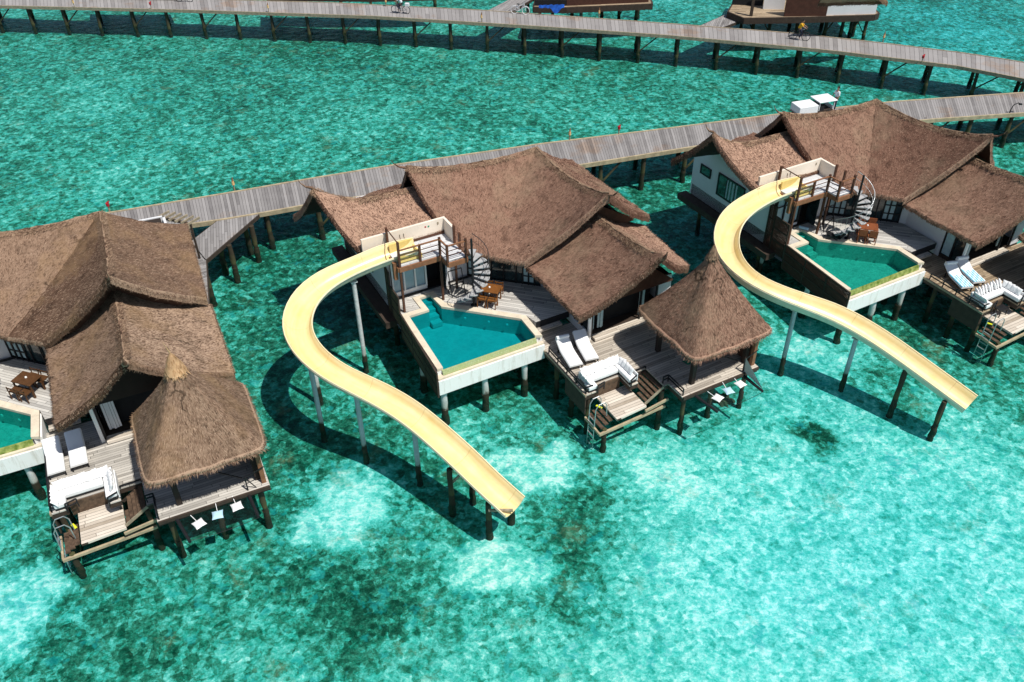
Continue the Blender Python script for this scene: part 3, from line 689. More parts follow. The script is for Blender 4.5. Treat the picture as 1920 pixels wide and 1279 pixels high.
    # --- floors
    MB().prism([(-4.9, 4.2), (2.2, 4.2), (2.2, 1.5), (7, 1.5), (7, 10.3), (-4.9, 10.9)], 2.0, 2.75).build('floor_slab', 'fascia', v)
    ter = [(-4.95, 2.97), (-4.9, 4.24), (-1.9, 4.24), (-.5, 4.24), (2.1, 1.8), (2.12, -.6), (.3, -.6), (.14, .06), (-2.74, 2.86), (-2.83, 3.97), (-3.97, 3.97), (-3.97, 2.97)]
    MB().prism(ter, 2.5, 2.8).build('terrace', opt.get('terrace', 'terrace'), v)
    MB().prism([(.3, -.62), (2.1, -.62), (2.1, -.57), (.3, -.57)], 2.45, 2.795).build('terrace_riser', 'black', v)
    MB().box(.32, 1.55, -.92, -.62, 2.36, 2.46).build('step', 'deck', v)
    sd = [(.02, -.62), (.02, -5.38), (.62, -5.38), (.62, -5.0), (2.05, -5.0), (2.05, -5.78), (2.5, -5.78), (2.5, -5.15), (3.35, -5.15), (3.35, -6.5), (3.6, -6.5), (3.6, -7.5), (7.8, -7.5), (7.8, -2.12), (2.34, -2.12), (2.2, -.62)]
    MB().prism(sd, 2.04, 2.1).build('sun_deck', opt['deck'], v)
    fs = MB()
    for a, b in zip(sd, sd[1:]+sd[:1]):
        if min(a[1], b[1]) > -1: continue
        a = Vector(a); b = Vector(b); dd = (b-a).normalized(); nn = Vector((-dd.y, dd.x))*.05
        fs.bar((a.x+nn.x, a.y+nn.y, 1.92), (b.x+nn.x, b.y+nn.y, 1.92), .07, .235)
    fs.build('fascia', 'fascia', v)
    MB().box(.0, .075, -1.85, -5.4, 2.0, 2.106).build('edge_board', 'beam', v)
    MB().box(3.62, 7.78, -7.58, -7.5, 1.95, 2.1).build('front_edge_board', 'fascia', v)
    MB().box(.04, .10, -5.36, -3.7, .95, 1.82).build('under_deck_panel', 'fascia', v)
    # low swim platform, steps, beams
    MB().prism([(.82, -5.02), (2.42, -5.02), (2.42, -6.62), (.82, -6.72)], 1.32, 1.42).build('swim_platform', 'lowdeck', v)
    MB().box(.66, 2.04, -5.06, -5.0, 1.4, 2.06).build('step_riser', 'stepwood', v)
    for i in range(5):
        z = 1.52+.115*i; x = 2.47+.17*i
        MB().box(x, x+.15, -6.45, -5.2 if i else -5.8, z-.05, z).build('step', 'stepwood', v)
    MB().bar((2.42, -6.48, 1.4), (3.36, -6.48, 2.0), .05, .12).build('stringer', 'beam', v); MB().bar((2.46, -5.17, 1.4), (3.36, -5.17, 2.0), .05, .12).build('stringer', 'fascia', v)
    for i in range(3):
        x = .56-.2*i; z = 1.27-.13*i
        MB().box(x, x+.18, -6.5, -5.45, z-.05, z).build('low_step', 'stepwood', v)
    bb = MB(); bb.bar((.0, -6.62, .80), (3.45, -6.62, .96), .10, .12); bb.bar((2.3, -6.72, 1.24), (3.55, -6.66, 1.36), .08, .12); bb.bar((.02, -5.45, .86), (.02, -6.6, .82), .08, .12)
    bb.build('cross_beam', 'yellowbeam', v)
    # --- low black rails of the deck
    def rail(pts, z0=2.1, hgt=.36, mat='black', th=.045, rails=(1.0, .55), posts_every=.75, name='railing'):
        mb = MB()
        for a, b in zip(pts[:-1], pts[1:]):
            a = Vector(a); b = Vector(b); n_ = max(1, int((b-a).length/posts_every))
            for i in range(n_+1): c = a.lerp(b, i/n_); mb.box(c.x-th/2, c.x+th/2, c.y-th/2, c.y+th/2, z0, z0+hgt)
            for f_ in rails: mb.bar((a.x, a.y, z0+hgt*f_), (b.x, b.y, z0+hgt*f_), th*1.2, th*.9)
        return mb.build(name, mat, v)
    rail([(.1, -2.15), (.1, -5.3), (.42, -5.3)]); rail([(.62, -5.42), (1.02, -5.32)], 2.0, .42); rail([(2.1, -5.82), (2.5, -5.66)], 2.05, .4)
    rail([(2.55, -5.15), (3.33, -5.15)], 2.1, .12, rails=(1.0,)); rail([(3.4, -6.35), (3.68, -6.35), (3.68, -7.42)])
    # --- pool
    out = [(-5.15, -1.5), (-4.97, 2.95), (-3.95, 2.95), (-3.95, 3.95), (-2.85, 3.95), (-2.76, 2.84), (.12, .04), (.04, -1.62)]
    inn = [(-4.88, -1.5), (-4.68, 2.66), (-3.66, 2.66), (-3.66, 3.75), (-3.12, 3.75), (-3.04, 2.62), (-.2, -.08), (-.26, -1.5)]
    mb = MB()
    for i in range(7):
        a, b, c, d_ = out[i], out[i+1], inn[i+1], inn[i]
        vs = [(*a, 2.84), (*b, 2.84), (*c, 2.84), (*d_, 2.84), (*a, 2.7), (*b, 2.7), (*c, 2.7), (*d_, 2.7)]
        mb.add(vs, [(0, 3, 2, 1), (0, 1, 5, 4), (2, 3, 7, 6), (1, 2, 6, 5), (3, 0, 4, 7)])
    pool = mb.build('pool_coping', 'coping', v)
    wm = MB(); iv = [Vector((x, y, 0)) for x, y in inn]
    for tr in tessellate_polygon([iv]):
        a, b, c = (iv[i] for i in tr); tr = tr if (b-a).cross(c-a).z > 0 else tr[::-1]; wm.add([(iv[i].x, iv[i].y, WATER_Z) for i in tr], [(0, 1, 2)])
    wm.build('pool_water', opt['pool'], pool)
    ti = MB()
    for i in range(8):
        a, b = inn[i], inn[(i+1) % 8]; ti.add([(*a, 2.72 if i < 7 else 2.71), (*b, 2.72 if i < 7 else 2.71), (*b, 1.85), (*a, 1.85)], [(0, 3, 2, 1)])
    ti.add([(-5.0, -1.5, 1.86), (0, -1.5, 1.86), (0, 4, 1.86), (-5.0, 4, 1.86)], [(0, 1, 2, 3)])
    ti.build('pool_basin', 'poolfloor', pool)
    for i in range(4):
        MB().box(-3.65, -3.13, 3.45-.36*i, 3.8-.36*i, 1.9, 2.6-.16*i).build('pool_step', 'poolfloor', pool)
    for x, y in ((-2.2, 1.8), (-1.35, 1.0), (-.7, .38)):
        MB().obox((x-.05, y-.1, 2.45), (.09, .04, .09), R(-44)).build('pool_light', 'white', pool)
    # infinity edge, gutter and white wall
    mb = MB(); mb.add([(-4.95, -1.49, 2.715), (-.24, -1.49, 2.715), (-.24, -1.57, 2.715), (-4.95, -1.57, 2.715), (-.24, -1.66, 2.42), (-4.95, -1.66, 2.42)], [(3, 2, 1, 0), (5, 4, 2, 3)])
    mb.build('overflow_edge', opt['tile'], pool)
    MB().prism([(-5.24, -1.78), (.05, -1.78), (.05, -1.62), (-.24, -1.62), (-.24, -1.5), (-.255, -1.5), (-.255, -1.655), (-4.94, -1.655), (-4.94, -1.5), (-5.24, -1.5)], 2.38, 2.50).build('gutter_lip', 'coping', pool)
    sh = MB(); sh.prism([(-5.26, -1.84), (.06, -1.84), (.06, -1.52), (-5.26, -1.52)], 1.62, 2.40)
    sh.prism([(-.2, -1.5), (.12, -1.5), (.16, .0), (-.1, .1)], 1.62, 2.69); sh.prism([(-5.20, -1.5), (-4.9, -1.5), (-4.7, 2.9), (-5.0, 2.9)], 1.7, 2.69)
    sh.prism([(-5.2, -1.5), (.1, -1.5), (.1, .0), (-2.8, 2.9), (-5, 2.9)], 1.62, 1.80)
    sh.build('pool_wall', 'stained', v)
    # --- bamboo privacy screens on the left
    def screen(a, b, z0, z1, nm='privacy_screen'):
        a = Vector(a); b = Vector(b); mb = MB(); n_ = int((b-a).length/.085)
        dd = (b-a).normalized(); an = math.atan2(dd.y, dd.x)
        for i in range(n_):
            c = a.lerp(b, (i+.5)/n_); mb.obox((c.x, c.y, (z0+z1)/2), (.058, .03, (z1-z0)*random.uniform(.985, 1)), an)
        s_ = mb.build(nm, 'screen' if k != 'C' else 'rock_brown', v)
        fr = MB()
        for z in (z0, z0+(z1-z0)*.35, z0+(z1-z0)*.68, z1): fr.bar((a.x, a.y, z), (b.x, b.y, z), .07, .05)
        m_ = max(1, int((b-a).length/1.5))
        for i in range(m_+1): c = a.lerp(b, i/m_); fr.box(c.x-.035, c.x+.035, c.y-.035, c.y+.035, z0, z1+.02)
        fr.build('screen_frame', 'fascia', s_)
        if k != 'C': MB().wall(tuple(a+Vector((.03, 0))), tuple(b+Vector((.03, 0))), z0+.03, z1-.03, .01).build('screen_backing', 'screen', s_)
    screen((-5.33, -1.84), (-5.02, 2.9), 1.55, 2.95)
    screen((-5.02, 2.95), (-5.0, 4.0), 2.1, 4.1 if k == 'C' else 3.85); 
    screen((-5.0, 4.02), (-4.98, 4.5), 2.1, 4.6)
    # --- slide platform
    z = 5.4
    MB().prism([(-4.75, 3.12), (-2.68, 3.12), (-2.68, 2.40), (-1.72, 2.40), (-1.72, 4.7), (-4.75, 4.7)], z-.10, z).build('slide_platform', 'walk_plat', v)
    bm_ = MB()
    for a, b in (((-4.78, 3.08), (-2.66, 3.08)), ((-2.66, 3.08), (-2.66, 2.36)), ((-2.66, 2.36), (-1.68, 2.36)), ((-1.68, 2.36), (-1.68, 3.7)), ((-4.8, 3.08), (-4.8, 4.6))): bm_.bar((*a, z-.2), (*b, z-.2), .09, .24)
    bm_.build('platform_beam', 'brownl', v)
    MB().box(-5.86, -1.64, 4.74, 4.86, 4.9, 6.22).build('parapet', 'cream', v)
    MB().box(-1.74, -1.62, 3.72, 4.738, 5.1, 6.2).build('parapet_return', 'cream', v)
    MB().box(-4.7, -1.75, 4.68, 4.735, 5.4, 5.52).build('parapet_skirting', 'brown', v)
    # hooks and stickers on the parapet
    hk = MB()
    for x in (-4.0, -3.8): hk.bar((x, 4.72, 5.85), (x, 4.72, 5.98), .025); hk.bar((x, 4.72, 5.85), (x+.1, 4.70, 5.55), .012)
    hk.box(-2.08, -2.0, 4.72, 4.735, 5.95, 6.08); hk.build('wall_hook', 'beam', v)
    if k == 'B':
        MB().box(-2.72, -2.64, 4.728, 4.737, 5.96, 6.03).build('sticker', 'red', v); MB().box(-2.56, -2.48, 4.728, 4.737, 5.94, 6.02).build('sticker', 'greencloth', v)
    posts = [(-4.72, 3.12, 2.1, 6.65), (-4.66, 4.62, 5.2, 6.6), (-3.7, 3.12, 5.3, 6.22), (-2.7, 3.12, 2.8, 6.3), (-2.66, 2.40, 5.2, 6.25), (-1.72, 2.40, 5.2, 6.35), (-1.72, 3.05, 5.2, 6.3), (-1.70, 3.68, 2.8, 6.35)]
    for x, y, a, b in posts: MB().box(x-.05, x+.05, y-.05, y+.05, a, b).build('post', 'brown', v)
    rl_ = MB()
    for a, b in (((-4.72, 3.12), (-2.7, 3.12)), ((-2.7, 3.12), (-2.66, 2.4)), ((-2.66, 2.4), (-1.72, 2.4))):
        rl_.bar((*a, 6.2), (*b, 6.2), .08, .05)
    rl_.build('handrail', 'brownl', v)
    rl_ = MB()
    for a, b in (((-4.67, 3.12), (-2.75, 3.12)), ((-2.7, 3.07), (-2.66, 2.45)), ((-2.61, 2.4), (-1.77, 2.4))):
        for zz in (5.68, 5.92): rl_.bar((*a, zz), (*b, zz), .03, .03)
    rl_.bar((-4.72, 3.12, 6.62), (-4.66, 4.62, 6.57), .04); rl_.build('guard_rail', 'brown', v)
    # --- spiral staircase
    cx, cy = -1.62, 1.98
    sp_ = MB(); sp_.cyl((cx, cy, 2.8), (cx, cy, 6.5), .055, .055, 12); sp_.cyl((cx, cy, 2.8), (cx, cy, 2.84), .16, .16, 14); sp_ = sp_.build('spiral_staircase', 'black', v)
    n_ = 14; a0 = R(135); a1 = 0   # climbs anticlockwise seen from above
    outer = []
    for i in range(n_):
        f_ = i/(n_-1); an = a0 + (R(62+360)-a0)*f_; zt = 2.8+.19*(i+1)
        hw = R(13); t = MB()
        pts = [(cx+.06*math.cos(an-hw), cy+.06*math.sin(an-hw)), (cx+.80*math.cos(an-hw), cy+.80*math.sin(an-hw)), (cx+.82*math.cos(an), cy+.82*math.sin(an)), (cx+.80*math.cos(an+hw), cy+.80*math.sin(an+hw)), (cx+.06*math.cos(an+hw), cy+.06*math.sin(an+hw))]
        t.prism(pts, zt-.045, zt); t.build('tread', 'grey', sp_)
        outer.append((cx+.78*math.cos(an), cy+.78*math.sin(an), zt))
    hr = MB()
    for p in outer: hr.cyl(p, (p[0], p[1], p[2]+.85), .007, .007, 5)
    for zz in (.85, .45): hr.tube([(p[0], p[1], p[2]+zz) for p in outer], .018 if zz > .5 else .010, 6)
    hr.build('stair_handrail', 'black' if k != 'C' else 'steel', sp_)
    # --- piles
    P1 = [(-4.95, -1.55), (-2.9, -1.55), (-.85, -1.55), (-.3, -.3), (-4.9, 1.0), (-2.6, 1.2)]
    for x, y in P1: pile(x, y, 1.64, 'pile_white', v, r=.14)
    for x, y in [(.35, -2.5), (.3, -3.9), (.3, -5.2), (.35, -6.5), (3.3, -6.45), (2.4, -3.6), (4.0, -7.2), (7.4, -7.2), (5.7, -7.0), (7.4, -5), (4.4, -4.4), (2.5, -.9), (7.5, -2.6), (5, -1.5)]:
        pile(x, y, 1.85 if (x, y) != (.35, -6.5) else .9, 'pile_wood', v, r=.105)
    for x in (-4.6, -1.8, 1.2, 4.0, 6.8):
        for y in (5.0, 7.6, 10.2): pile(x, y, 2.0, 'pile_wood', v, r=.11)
    return v

MT['walk_plat'] = wood('platform_boards', (.40, .40, .41), (.72, .72, .72), 0, .15, gap=.12)

def gazebo(h, opt):
    cx, cy = 5.85, -5.68; g = thing('gazebo', h, (cx, cy, 2.1), opt['gz'], 'gazebo', 'thatched gazebos at the deck corners'); off = (cx, cy, 2.1)
    ax, ay, az = L3(h, *opt['apex'], 8.0) if opt.get('apex') else (cx, cy, 8.0)
    nphi, nt_ = 96, 26; hw = 2.12
    G = np.zeros((nphi+1, nt_+1, 3))
    for i in range(nphi+1):
        ph = 2*math.pi*i/nphi; c, s_ = math.cos(ph), math.sin(ph)
        for j in range(nt_+1):
            t = .03+.97*j/nt_; e = 3.4+6.5*t; r = 1/((abs(c)**e+abs(s_)**e)**(1/e))
            rr_ = hw*(t**1.12)*r; z = 8.0-3.62*t**.97
            z += .03*math.sin(ph*7+t*3)+.02*math.sin(ph*13)
            if t > .9: z -= .25*(t-.9)
            ox = (1-t)*(ax-cx); oy = (1-t)*(ay-cy)
            G[i, j] = (cx+ox+rr_*c, cy+oy+rr_*s_, z)
    G[:, :, 2] += rng.normal(0, .008, G.shape[:2]); G[-1] = G[0]
    mb = MB(); mb.grid(G, True)
    e0 = G[:, -1].copy(); rim = []
    for a_ in np.linspace(0, 1.1*math.pi, 7):
        o_ = e0-np.array([cx, cy, 0]); o_[:, 2] = 0; o_ /= np.linalg.norm(o_, axis=1)[:, None]; q_ = e0+o_*.10*math.sin(a_); q_[:, 2] -= .10*(1-math.cos(a_)); rim.append(q_)
    rim = np.stack(rim, 1); mb.grid(rim, True); blades(mb, rim[:, :5], 500, .12, .010, .01, .2)
    e0 = rim[:, 4]; e1 = e0.copy(); e1[:, 2] -= .05; mb.grid(np.stack([e0, e1]), False)
    blades(mb, G, 600, .15, .010, .018, .14)
    E_ = e0; n = 1500; idx = rng.integers(0, nphi, n); Q = E_[idx]+(E_[idx+1]-E_[idx])*rng.random((n, 1)); cen = np.array([cx, cy, 0]); dr = Q-cen; dr[:, 2] = 0; dr /= np.linalg.norm(dr, axis=1)[:, None]
    tg = np.cross(dr, [0, 0, 1.]); dd = dr*.7+np.array([0, 0, -.8])+rng.normal(0, .25, (n, 3)); a = Q-tg*.012; b = Q+tg*.012; c = Q+dd*.13*rng.uniform(.4, 1.4, (n, 1))
    k = len(mb.v); mb.v += np.stack([a, b, c], 1).reshape(-1, 3).tolist(); mb.f += (np.arange(n)[:, None]*3+k+np.arange(3)[None]).tolist(); mb.uv += [None]*n; mb.sm += [False]*n
    ro = mb.build('roof', opt['thatch_gz'], g, off)
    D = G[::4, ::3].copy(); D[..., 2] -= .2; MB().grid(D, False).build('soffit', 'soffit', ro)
    cap = MB(); K = []
    if opt.get('strawcap'):
        for i in range(33):
            ph = 2*math.pi*i/32; K.append([(ax+r_*math.cos(ph), ay+r_*math.sin(ph), zz) for r_, zz in ((.03, 8.24), (.10, 8.12), (.20, 7.9), (.31, 7.62), (.38, 7.42))])
        K = np.array(K); cap.grid(K, True); blades(cap, K, 500, .18, .012, .02, .15); cap.cyl((ax, ay, 8.2), (ax-.12, ay+.02, 8.75), .03, .006, 6); cap.cyl((ax, ay, 8.2), (ax+.05, ay+.02, 8.55), .015, .004, 5)
        cap.build('straw_cap', 'straw', ro)
    else:
        for i in range(17):
            ph = 2*math.pi*i/16; K.append([(ax+r_*math.cos(ph), ay+r_*math.sin(ph), zz) for r_, zz in ((.02, 8.30), (.09, 8.15), (.16, 7.95), (.25, 7.7))])
        K = np.array(K); cap.grid(K, True); blades(cap, K, 500, .16, .012, .03, .2); cap.build('tip_cap', 'ridge', ro)
    for x, y in ((4.5, -6.95), (7.45, -6.95), (4.55, -4.4), (7.45, -4.4)):
        MB().box(x-.10, x+.10, y-.10, y+.10, 2.1, 4.5).build('post', 'soffit', g, off)
    r_ = MB()
    for a, b in (((4.5, -6.95), (7.45, -6.95)), ((7.45, -6.95), (7.45, -4.4)), ((4.5, -6.95), (4.5, -4.4))): r_.bar((*a, 4.4), (*b, 4.4), .12, .16)
    r_.build('ring_beam', 'soffit', g, off)
    # brown slatted back wall on the right side
    b_ = MB(); b_.box(7.58, 7.63, -7.1, -4.4, 2.1, 4.3); b_.build('side_panel', 'brown', g, off)
    MB().box(7.55, 7.72, -7.32, -7.15, 1.9, 4.45).build('corner_post', 'brownl', g, off)
    fr = MB(); fr.bar((6.95, -7.42, 2.75), (7.75, -7.36, 3.0), .03); fr.bar((6.98, -7.42, 2.1), (6.98, -7.42, 2.8), .05); fr.bar((7.3, -7.42, 2.1), (6.98, -7.42, 2.8), .03); fr.bar((6.9, -7.1, 2.5), (6.0, -6.7, 2.9), .04)
    fr.build('stay', 'black', g, off)
    # overhanging net with two poles
    t = thing('catamaran_net', h, (5.8, -8.0, 1.9), opt['netl'], 'net', 'nets over the water in front of the gazebos'); off = (5.8, -8.0, 1.9)
    pm = MB(); pm.cyl((4.25, -7.5, 1.95), (4.52, -8.78, 1.86), .075, .06, 9); pm.build('pole', 'black', t, off)
    pm = MB(); pm.cyl((6.95, -7.5, 1.95), (7.05, -8.72, 1.88), .075, .06, 9); pm.build('pole', 'black', t, off)
    G = [[(4.28+(6.96-4.28)*i/8+ (.24 if 0 else 0)*j + (.24*(1-i/8)+.09*i/8)*j/6, -7.52-1.2*j/6, 1.92-.10*math.sin(math.pi*i/8)) for j in range(7)] for i in range(9)]
    MB().grid(np.array(G), True).build('net', 'net', t, off)
    MB().tube([(4.52+(7.05-4.52)*i/8, -8.74, 1.88-.10*math.sin(math.pi*i/8)) for i in range(9)], .012, 5).build('rope', 'black', t, off)
    if opt.get('sail'):
        MB().add([(6.98, -7.45, 2.9), (7.02, -7.42, 2.1), (7.07, -8.7, 1.95)], [(0, 1, 2)]).build('net_side', 'sail', t, off)
    # hanging cushions on the net
    for i, (x, lb) in enumerate(zip((4.98, 5.68, 6.42), opt['nc'])):
        y = (-8.18, -8.05, -7.95)[i]
        c = cushion('net_cushion', .42, .14, 'bluecush' if i == 1 else 'cushion'); place(c, h, (x, y, 1.93), R((20, -8, 5)[i])); tag(c, lb, 'cushion', 'square cushions lying on the nets')
        MB().bar((0, .18, .05), (-.05+.02*i, .5, .18), .02).build('tie', 'cushion', c)
    return g
MT['sail'] = plain('grey_net_sail', (.42, .44, .42), .9, .1)
def L3(h, px, py, z): p = h.L(px, py, z); return p.x, p.y, p.z

def cushion(name, sz, th, mat, pinch=.82):
    n = 9; mb = MB()
    for sgn in (1, -1):
        G = []
        for i in range(n):
            row = []
            for j in range(n):
                a = i/(n-1)*2-1; b = j/(n-1)*2-1
                sx = a*sz/2*(1-(1-pinch)*(1-b*b)*.5*abs(a)); sy = b*sz/2*(1-(1-pinch)*(1-a*a)*.5*abs(b))
                zz = th/2*max(0, (1-a**4)*(1-b**4))**.6 + .006*math.sin(a*7+b*5)*(1-a*a)
                row.append((sx, sy, sgn*zz+th/2))
            G.append(row)
        mb.grid(np.array(G), True, flip=sgn > 0)
    return mb.build(name, mat)

# ------------------------------------------------------------------ water slide
def slide(h, opt):
    pts = []
    for px, py, z in opt['slide']: p = h.L(px, py, z); pts.append((p.x, p.y, z))
    pts = np.array(pts)
    # inside the platform: flat start tub
    start = np.array([(-3.62, 3.75, 5.86), (-4.15, 3.85, 5.84), (-4.72, 4.0, 5.80)])
    P = np.r_[start, pts[1:]]
    d = np.r_[0, np.cumsum(np.linalg.norm(np.diff(P, axis=0), axis=1))]; T = d[-1]; n = 150; ss = np.linspace(0, T, n)
    # Catmull-Rom style smoothing: interpolate then filter
    Q = np.stack([np.interp(ss, d, P[:, k]) for k in range(3)], 1)
    ker = np.hanning(17); ker /= ker.sum()
    for _ in range(2):
        Z_ = np.r_[np.repeat(Q[:1], 8, 0)-np.arange(8, 0, -1)[:, None]*(Q[1]-Q[0]), Q, np.repeat(Q[-1:], 8, 0)+np.arange(1, 9)[:, None]*(Q[-1]-Q[-2])]
        Q = np.stack([np.convolve(Z_[:, k], ker, 'valid') for k in range(3)], 1)
    off = (P[-1][0], P[-1][1], 0)
    t = thing('water_slide', h, off, opt['sl_label'], 'water slide', 'curving yellow water slides')
    m = 17; G = np.zeros((n, m, 3)); GO = np.zeros((n, m, 3)); uv = []; ctr = []
    w2 = opt.get('w2', .52); dp = .52
    tan = np.gradient(Q, axis=0); tan /= np.linalg.norm(tan, axis=1)[:, None]
    yaw = np.unwrap(np.arctan2(tan[:, 1], tan[:, 0])); kap = np.gradient(yaw, ss); kap = np.convolve(np.r_[[kap[0]]*6, kap, [kap[-1]]*6], np.ones(13)/13, 'valid')
    for i in range(n):
        tg = tan[i]; sd = np.cross(tg, [0, 0, 1.]); sd /= np.linalg.norm(sd); up = np.cross(sd, tg)
        bank = np.clip(kap[i]*.28, -.22, .22)  # outer side higher
        ends = np.clip(ss[i]/.3, 0, 1)
        row = []
        for j in range(m):
            a = (j/(m-1)*2-1)
            if abs(a) > .93: x = a*w2*1.0+(.07 if a > 0 else -.07)*(abs(a)-.93)/.07; zz = 0
            else: b = a/.93; x = w2*.98*math.sin(b*math.pi/2); zz = -dp*math.cos(b*math.pi/2)**.75
            zz += bank*a*1.1
            p_ = Q[i]+sd*x+up*zz; G[i, j] = p_; GO[i, j] = p_+sd*(.035*np.sign(a))*(abs(a) > .1)-up*.045
            row.append((ss[i], j/(m-1)))
        uv.append(row)
    ch = MB(); ch.grid(G, True, uv=uv, flip=True)
    o = ch.build('chute', 'chute', t, off)
    ou = MB(); ou.grid(GO, True)
    for e in (0, m-1): ou.grid(np.stack([G[:, e], GO[:, e]]), False)
    for e in (0, n-1): ou.grid(np.stack([G[e], GO[e]]), False)
    ou.build('chute_underside', 'chute_out', t, off)
    for e in (0, m-1): MB().tube([tuple(p) for p in G[::3, e]]+[tuple(G[-1, e])], .028, 6).build('chute_lip', 'lip', t, off)
    # entry tub side boards on the platform
    tb = MB(); tb.box(-4.72, -3.58, 4.28, 4.36, 5.4, 5.86); tb.box(-4.72, -3.58, 3.26, 3.34, 5.4, 5.86); tb.box(-3.60, -3.52, 3.3, 4.32, 5.4, 5.60)
    tb.build('entry_tub', 'tub', t, off)
    MB().box(-4.98, -4.8, 3.25, 3.42, 4.6, 5.5).build('entry_bracket', 'brownl', t, off)
    # supports: nearest point on the chute above each surveyed foot
    for px, py, kind in opt['feet']:
        b = h.L(px, py, 0); dd = np.hypot(Q[:, 0]-b.x, Q[:, 1]-b.y); i = int(dd.argmin()); top = Q[i]
        if kind == 'w':
            pile(b.x, b.y, top[2]-(dp+.22 if px < 1000 else .30), 'pile_wood', t, off, r=.115, name='support_post')
            if px in (917, 848): MB().bar((b.x, b.y, top[2]-.80), (2*top[0]-b.x, 2*top[1]-b.y, top[2]-.80), .10, .12).build('cross_beam', 'pile_wood', t, off)
        else:
            x, y = (b.x*.35+top[0]*.65, b.y*.35+top[1]*.65)
            pile(x, y, top[2]-dp-.15, 'pile_grey' if kind == 'g' else 'pile_white', t, off, r=.105, name='support_post', wob=.0)
            MB().obox((x, y, top[2]-dp-.17), (.30, .30, .06)).build('saddle', 'pile_white', t, off)
    if opt.get('brace'):
        for (a, b) in opt['brace']: MB().bar(tuple(h.L(*a)), tuple(h.L(*b)), .09).build('brace', 'beam', t, off)
    return t

# ------------------------------------------------------------------ furniture
def lounger(h, head, foot, label, towel=None, bolster=True, group=None):
    a = h.L(*head, 2.55); b = h.L(*foot, 2.45); a.z = b.z = 2.1; c = (a+b)/2; d = b-a; ln = min(max(d.length, 1.45), 1.75); rz = math.atan2(d.y, d.x)+math.pi/2
    t = thing('sun_lounger', h, c, label, 'sun lounger', group, rz)   # foot towards -y
    W = .66; y1 = ln/2; hinge = y1-.62
    f = MB()
    for x in (-W/2+.03, W/2-.03): f.bar((x, -y1, .24), (x, hinge, .24), .05, .06); f.bar((x, hinge, .24), (x, y1-.08, .50), .05, .05)
    for y in (-y1+.03, hinge): f.bar((-W/2, y, .235), (W/2, y, .235), .05, .05)
    f.build('frame', 'black', t)
    for x in (-W/2+.04, W/2-.04):
        for y in (-y1+.05, hinge+.3): MB().box(x-.025, x+.025, y-.025, y+.025, 0, .24).build('leg', 'black', t)
    prof = [(-y1-.02, .27), (hinge-.25, .275), (hinge, .30), (y1-.02, .60)]
    G = []; n = 9
    P = resample([(0, a_, b_) for a_, b_ in prof], 16)
    for p in P:
        G.append([(W/2*math.sin(math.pi*(q/(n-1)-.5))*1.0, p[1], p[2]+.09*math.sqrt(max(0, 1-(2*q/(n-1)-1)**6))) for q in range(n)])
    m = MB(); m.grid(np.array(G), True, flip=True); G2 = np.array(G); G2[..., 2] = P[:, 2][:, None]; m.grid(G2, True)
    for i_ in (0, -1): m.grid(np.stack([np.array(G)[i_], G2[i_]]), False)
    m.build('mattress', 'mattress', t)
    if bolster:
        m = MB(); m.cyl((-W/2+.03, y1-.10, .70), (W/2-.03, y1-.10, .70), .09, .09, 12); m.build('bolster', 'mattress', t)
    if towel:
        o = MB(); G = []
        for i in range(14):
            yy = -y1-.02+(hinge+.25+y1)*i/13; zz = .375+(.0 if yy < hinge else (yy-hinge)*.48)
            G.append([(-W/2*.95+W*.95*j/8, yy, zz+.012*math.sin(i*1.9+j*2.3)) for j in range(9)])
        o.grid(np.array(G), True, flip=True); o = o.build('beach_towel', 'towel'); place(o, h, c, rz); tag(o, towel, 'towel', 'striped towels on the loungers')
    return t

def sofa(h, opt):
    t = thing('corner_sofa', h, (1.3, -4.7, 2.1), opt['sofa'], 'sofa', 'white corner sofas on the sun decks'); off = (1.3, -4.7, 2.1)
    def block(x0, x1, y0, y1, nm='seat'):
        MB().box(x0+.02, x1-.02, y0+.02, y1-.02, 2.1, 2.2).build('base', 'black', t, off)
        MB().box(x0, x1, y0, y1, 2.2, 2.42).build(nm, 'cushion', t, off, bevel=.05)
    block(.32, 2.02, -4.92, -4.42); block(.22, .66, -5.35, -4.94); block(2.04, 2.44, -5.72, -4.5)
    MB().box(.3, 2.42, -4.42, -4.32, 2.15, 2.58).build('backrest', 'cushion', t, off, bevel=.03)
    MB().box(2.46, 2.52, -5.7, -4.5, 2.15, 2.55).build('side_rest', 'cushion', t, off, bevel=.02)
    lab = opt['cush']; g = 'white cushions leaning on the corner sofas'
    nb = 9
    for i in range(nb):
        x = .52+1.62*i/(nb-1); c = cushion('scatter_cushion', .40, .13, 'cushion'); an = R(50 if opt['key'] != 'C' else 66); rz = R(random.uniform(-16, 16))
        c.matrix_world = h.H @ Matrix.Translation((x, -4.50, 2.60)) @ Matrix.Rotation(rz+R(0 if opt['key'] != 'C' else 55), 4, 'Z') @ Matrix.Rotation(an, 4, 'X') @ Matrix.Translation((0, 0, -.07))
        tag(c, lab[0], 'cushion', g)
    for i in range(4):
        y = -4.72-.22*i; c = cushion('scatter_cushion', .38, .13, 'cushion')
        c.matrix_world = h.H @ Matrix.Translation((2.32, y, 2.58)) @ Matrix.Rotation(R(-70-8*i), 4, 'Z') @ Matrix.Rotation(R(66), 4, 'X') @ Matrix.Translation((0, 0, -.07)); tag(c, lab[1], 'cushion', g)
    for i in range(opt.get('lc', 3)):
        y = -4.66-.2*i; c = cushion('scatter_cushion', .38, .13, 'cushion')
        c.matrix_world = h.H @ Matrix.Translation((.34, y, 2.56)) @ Matrix.Rotation(R(80), 4, 'Z') @ Matrix.Rotation(R(58), 4, 'X') @ Matrix.Translation((0, 0, -.07)); tag(c, lab[2], 'cushion', g)
    return t

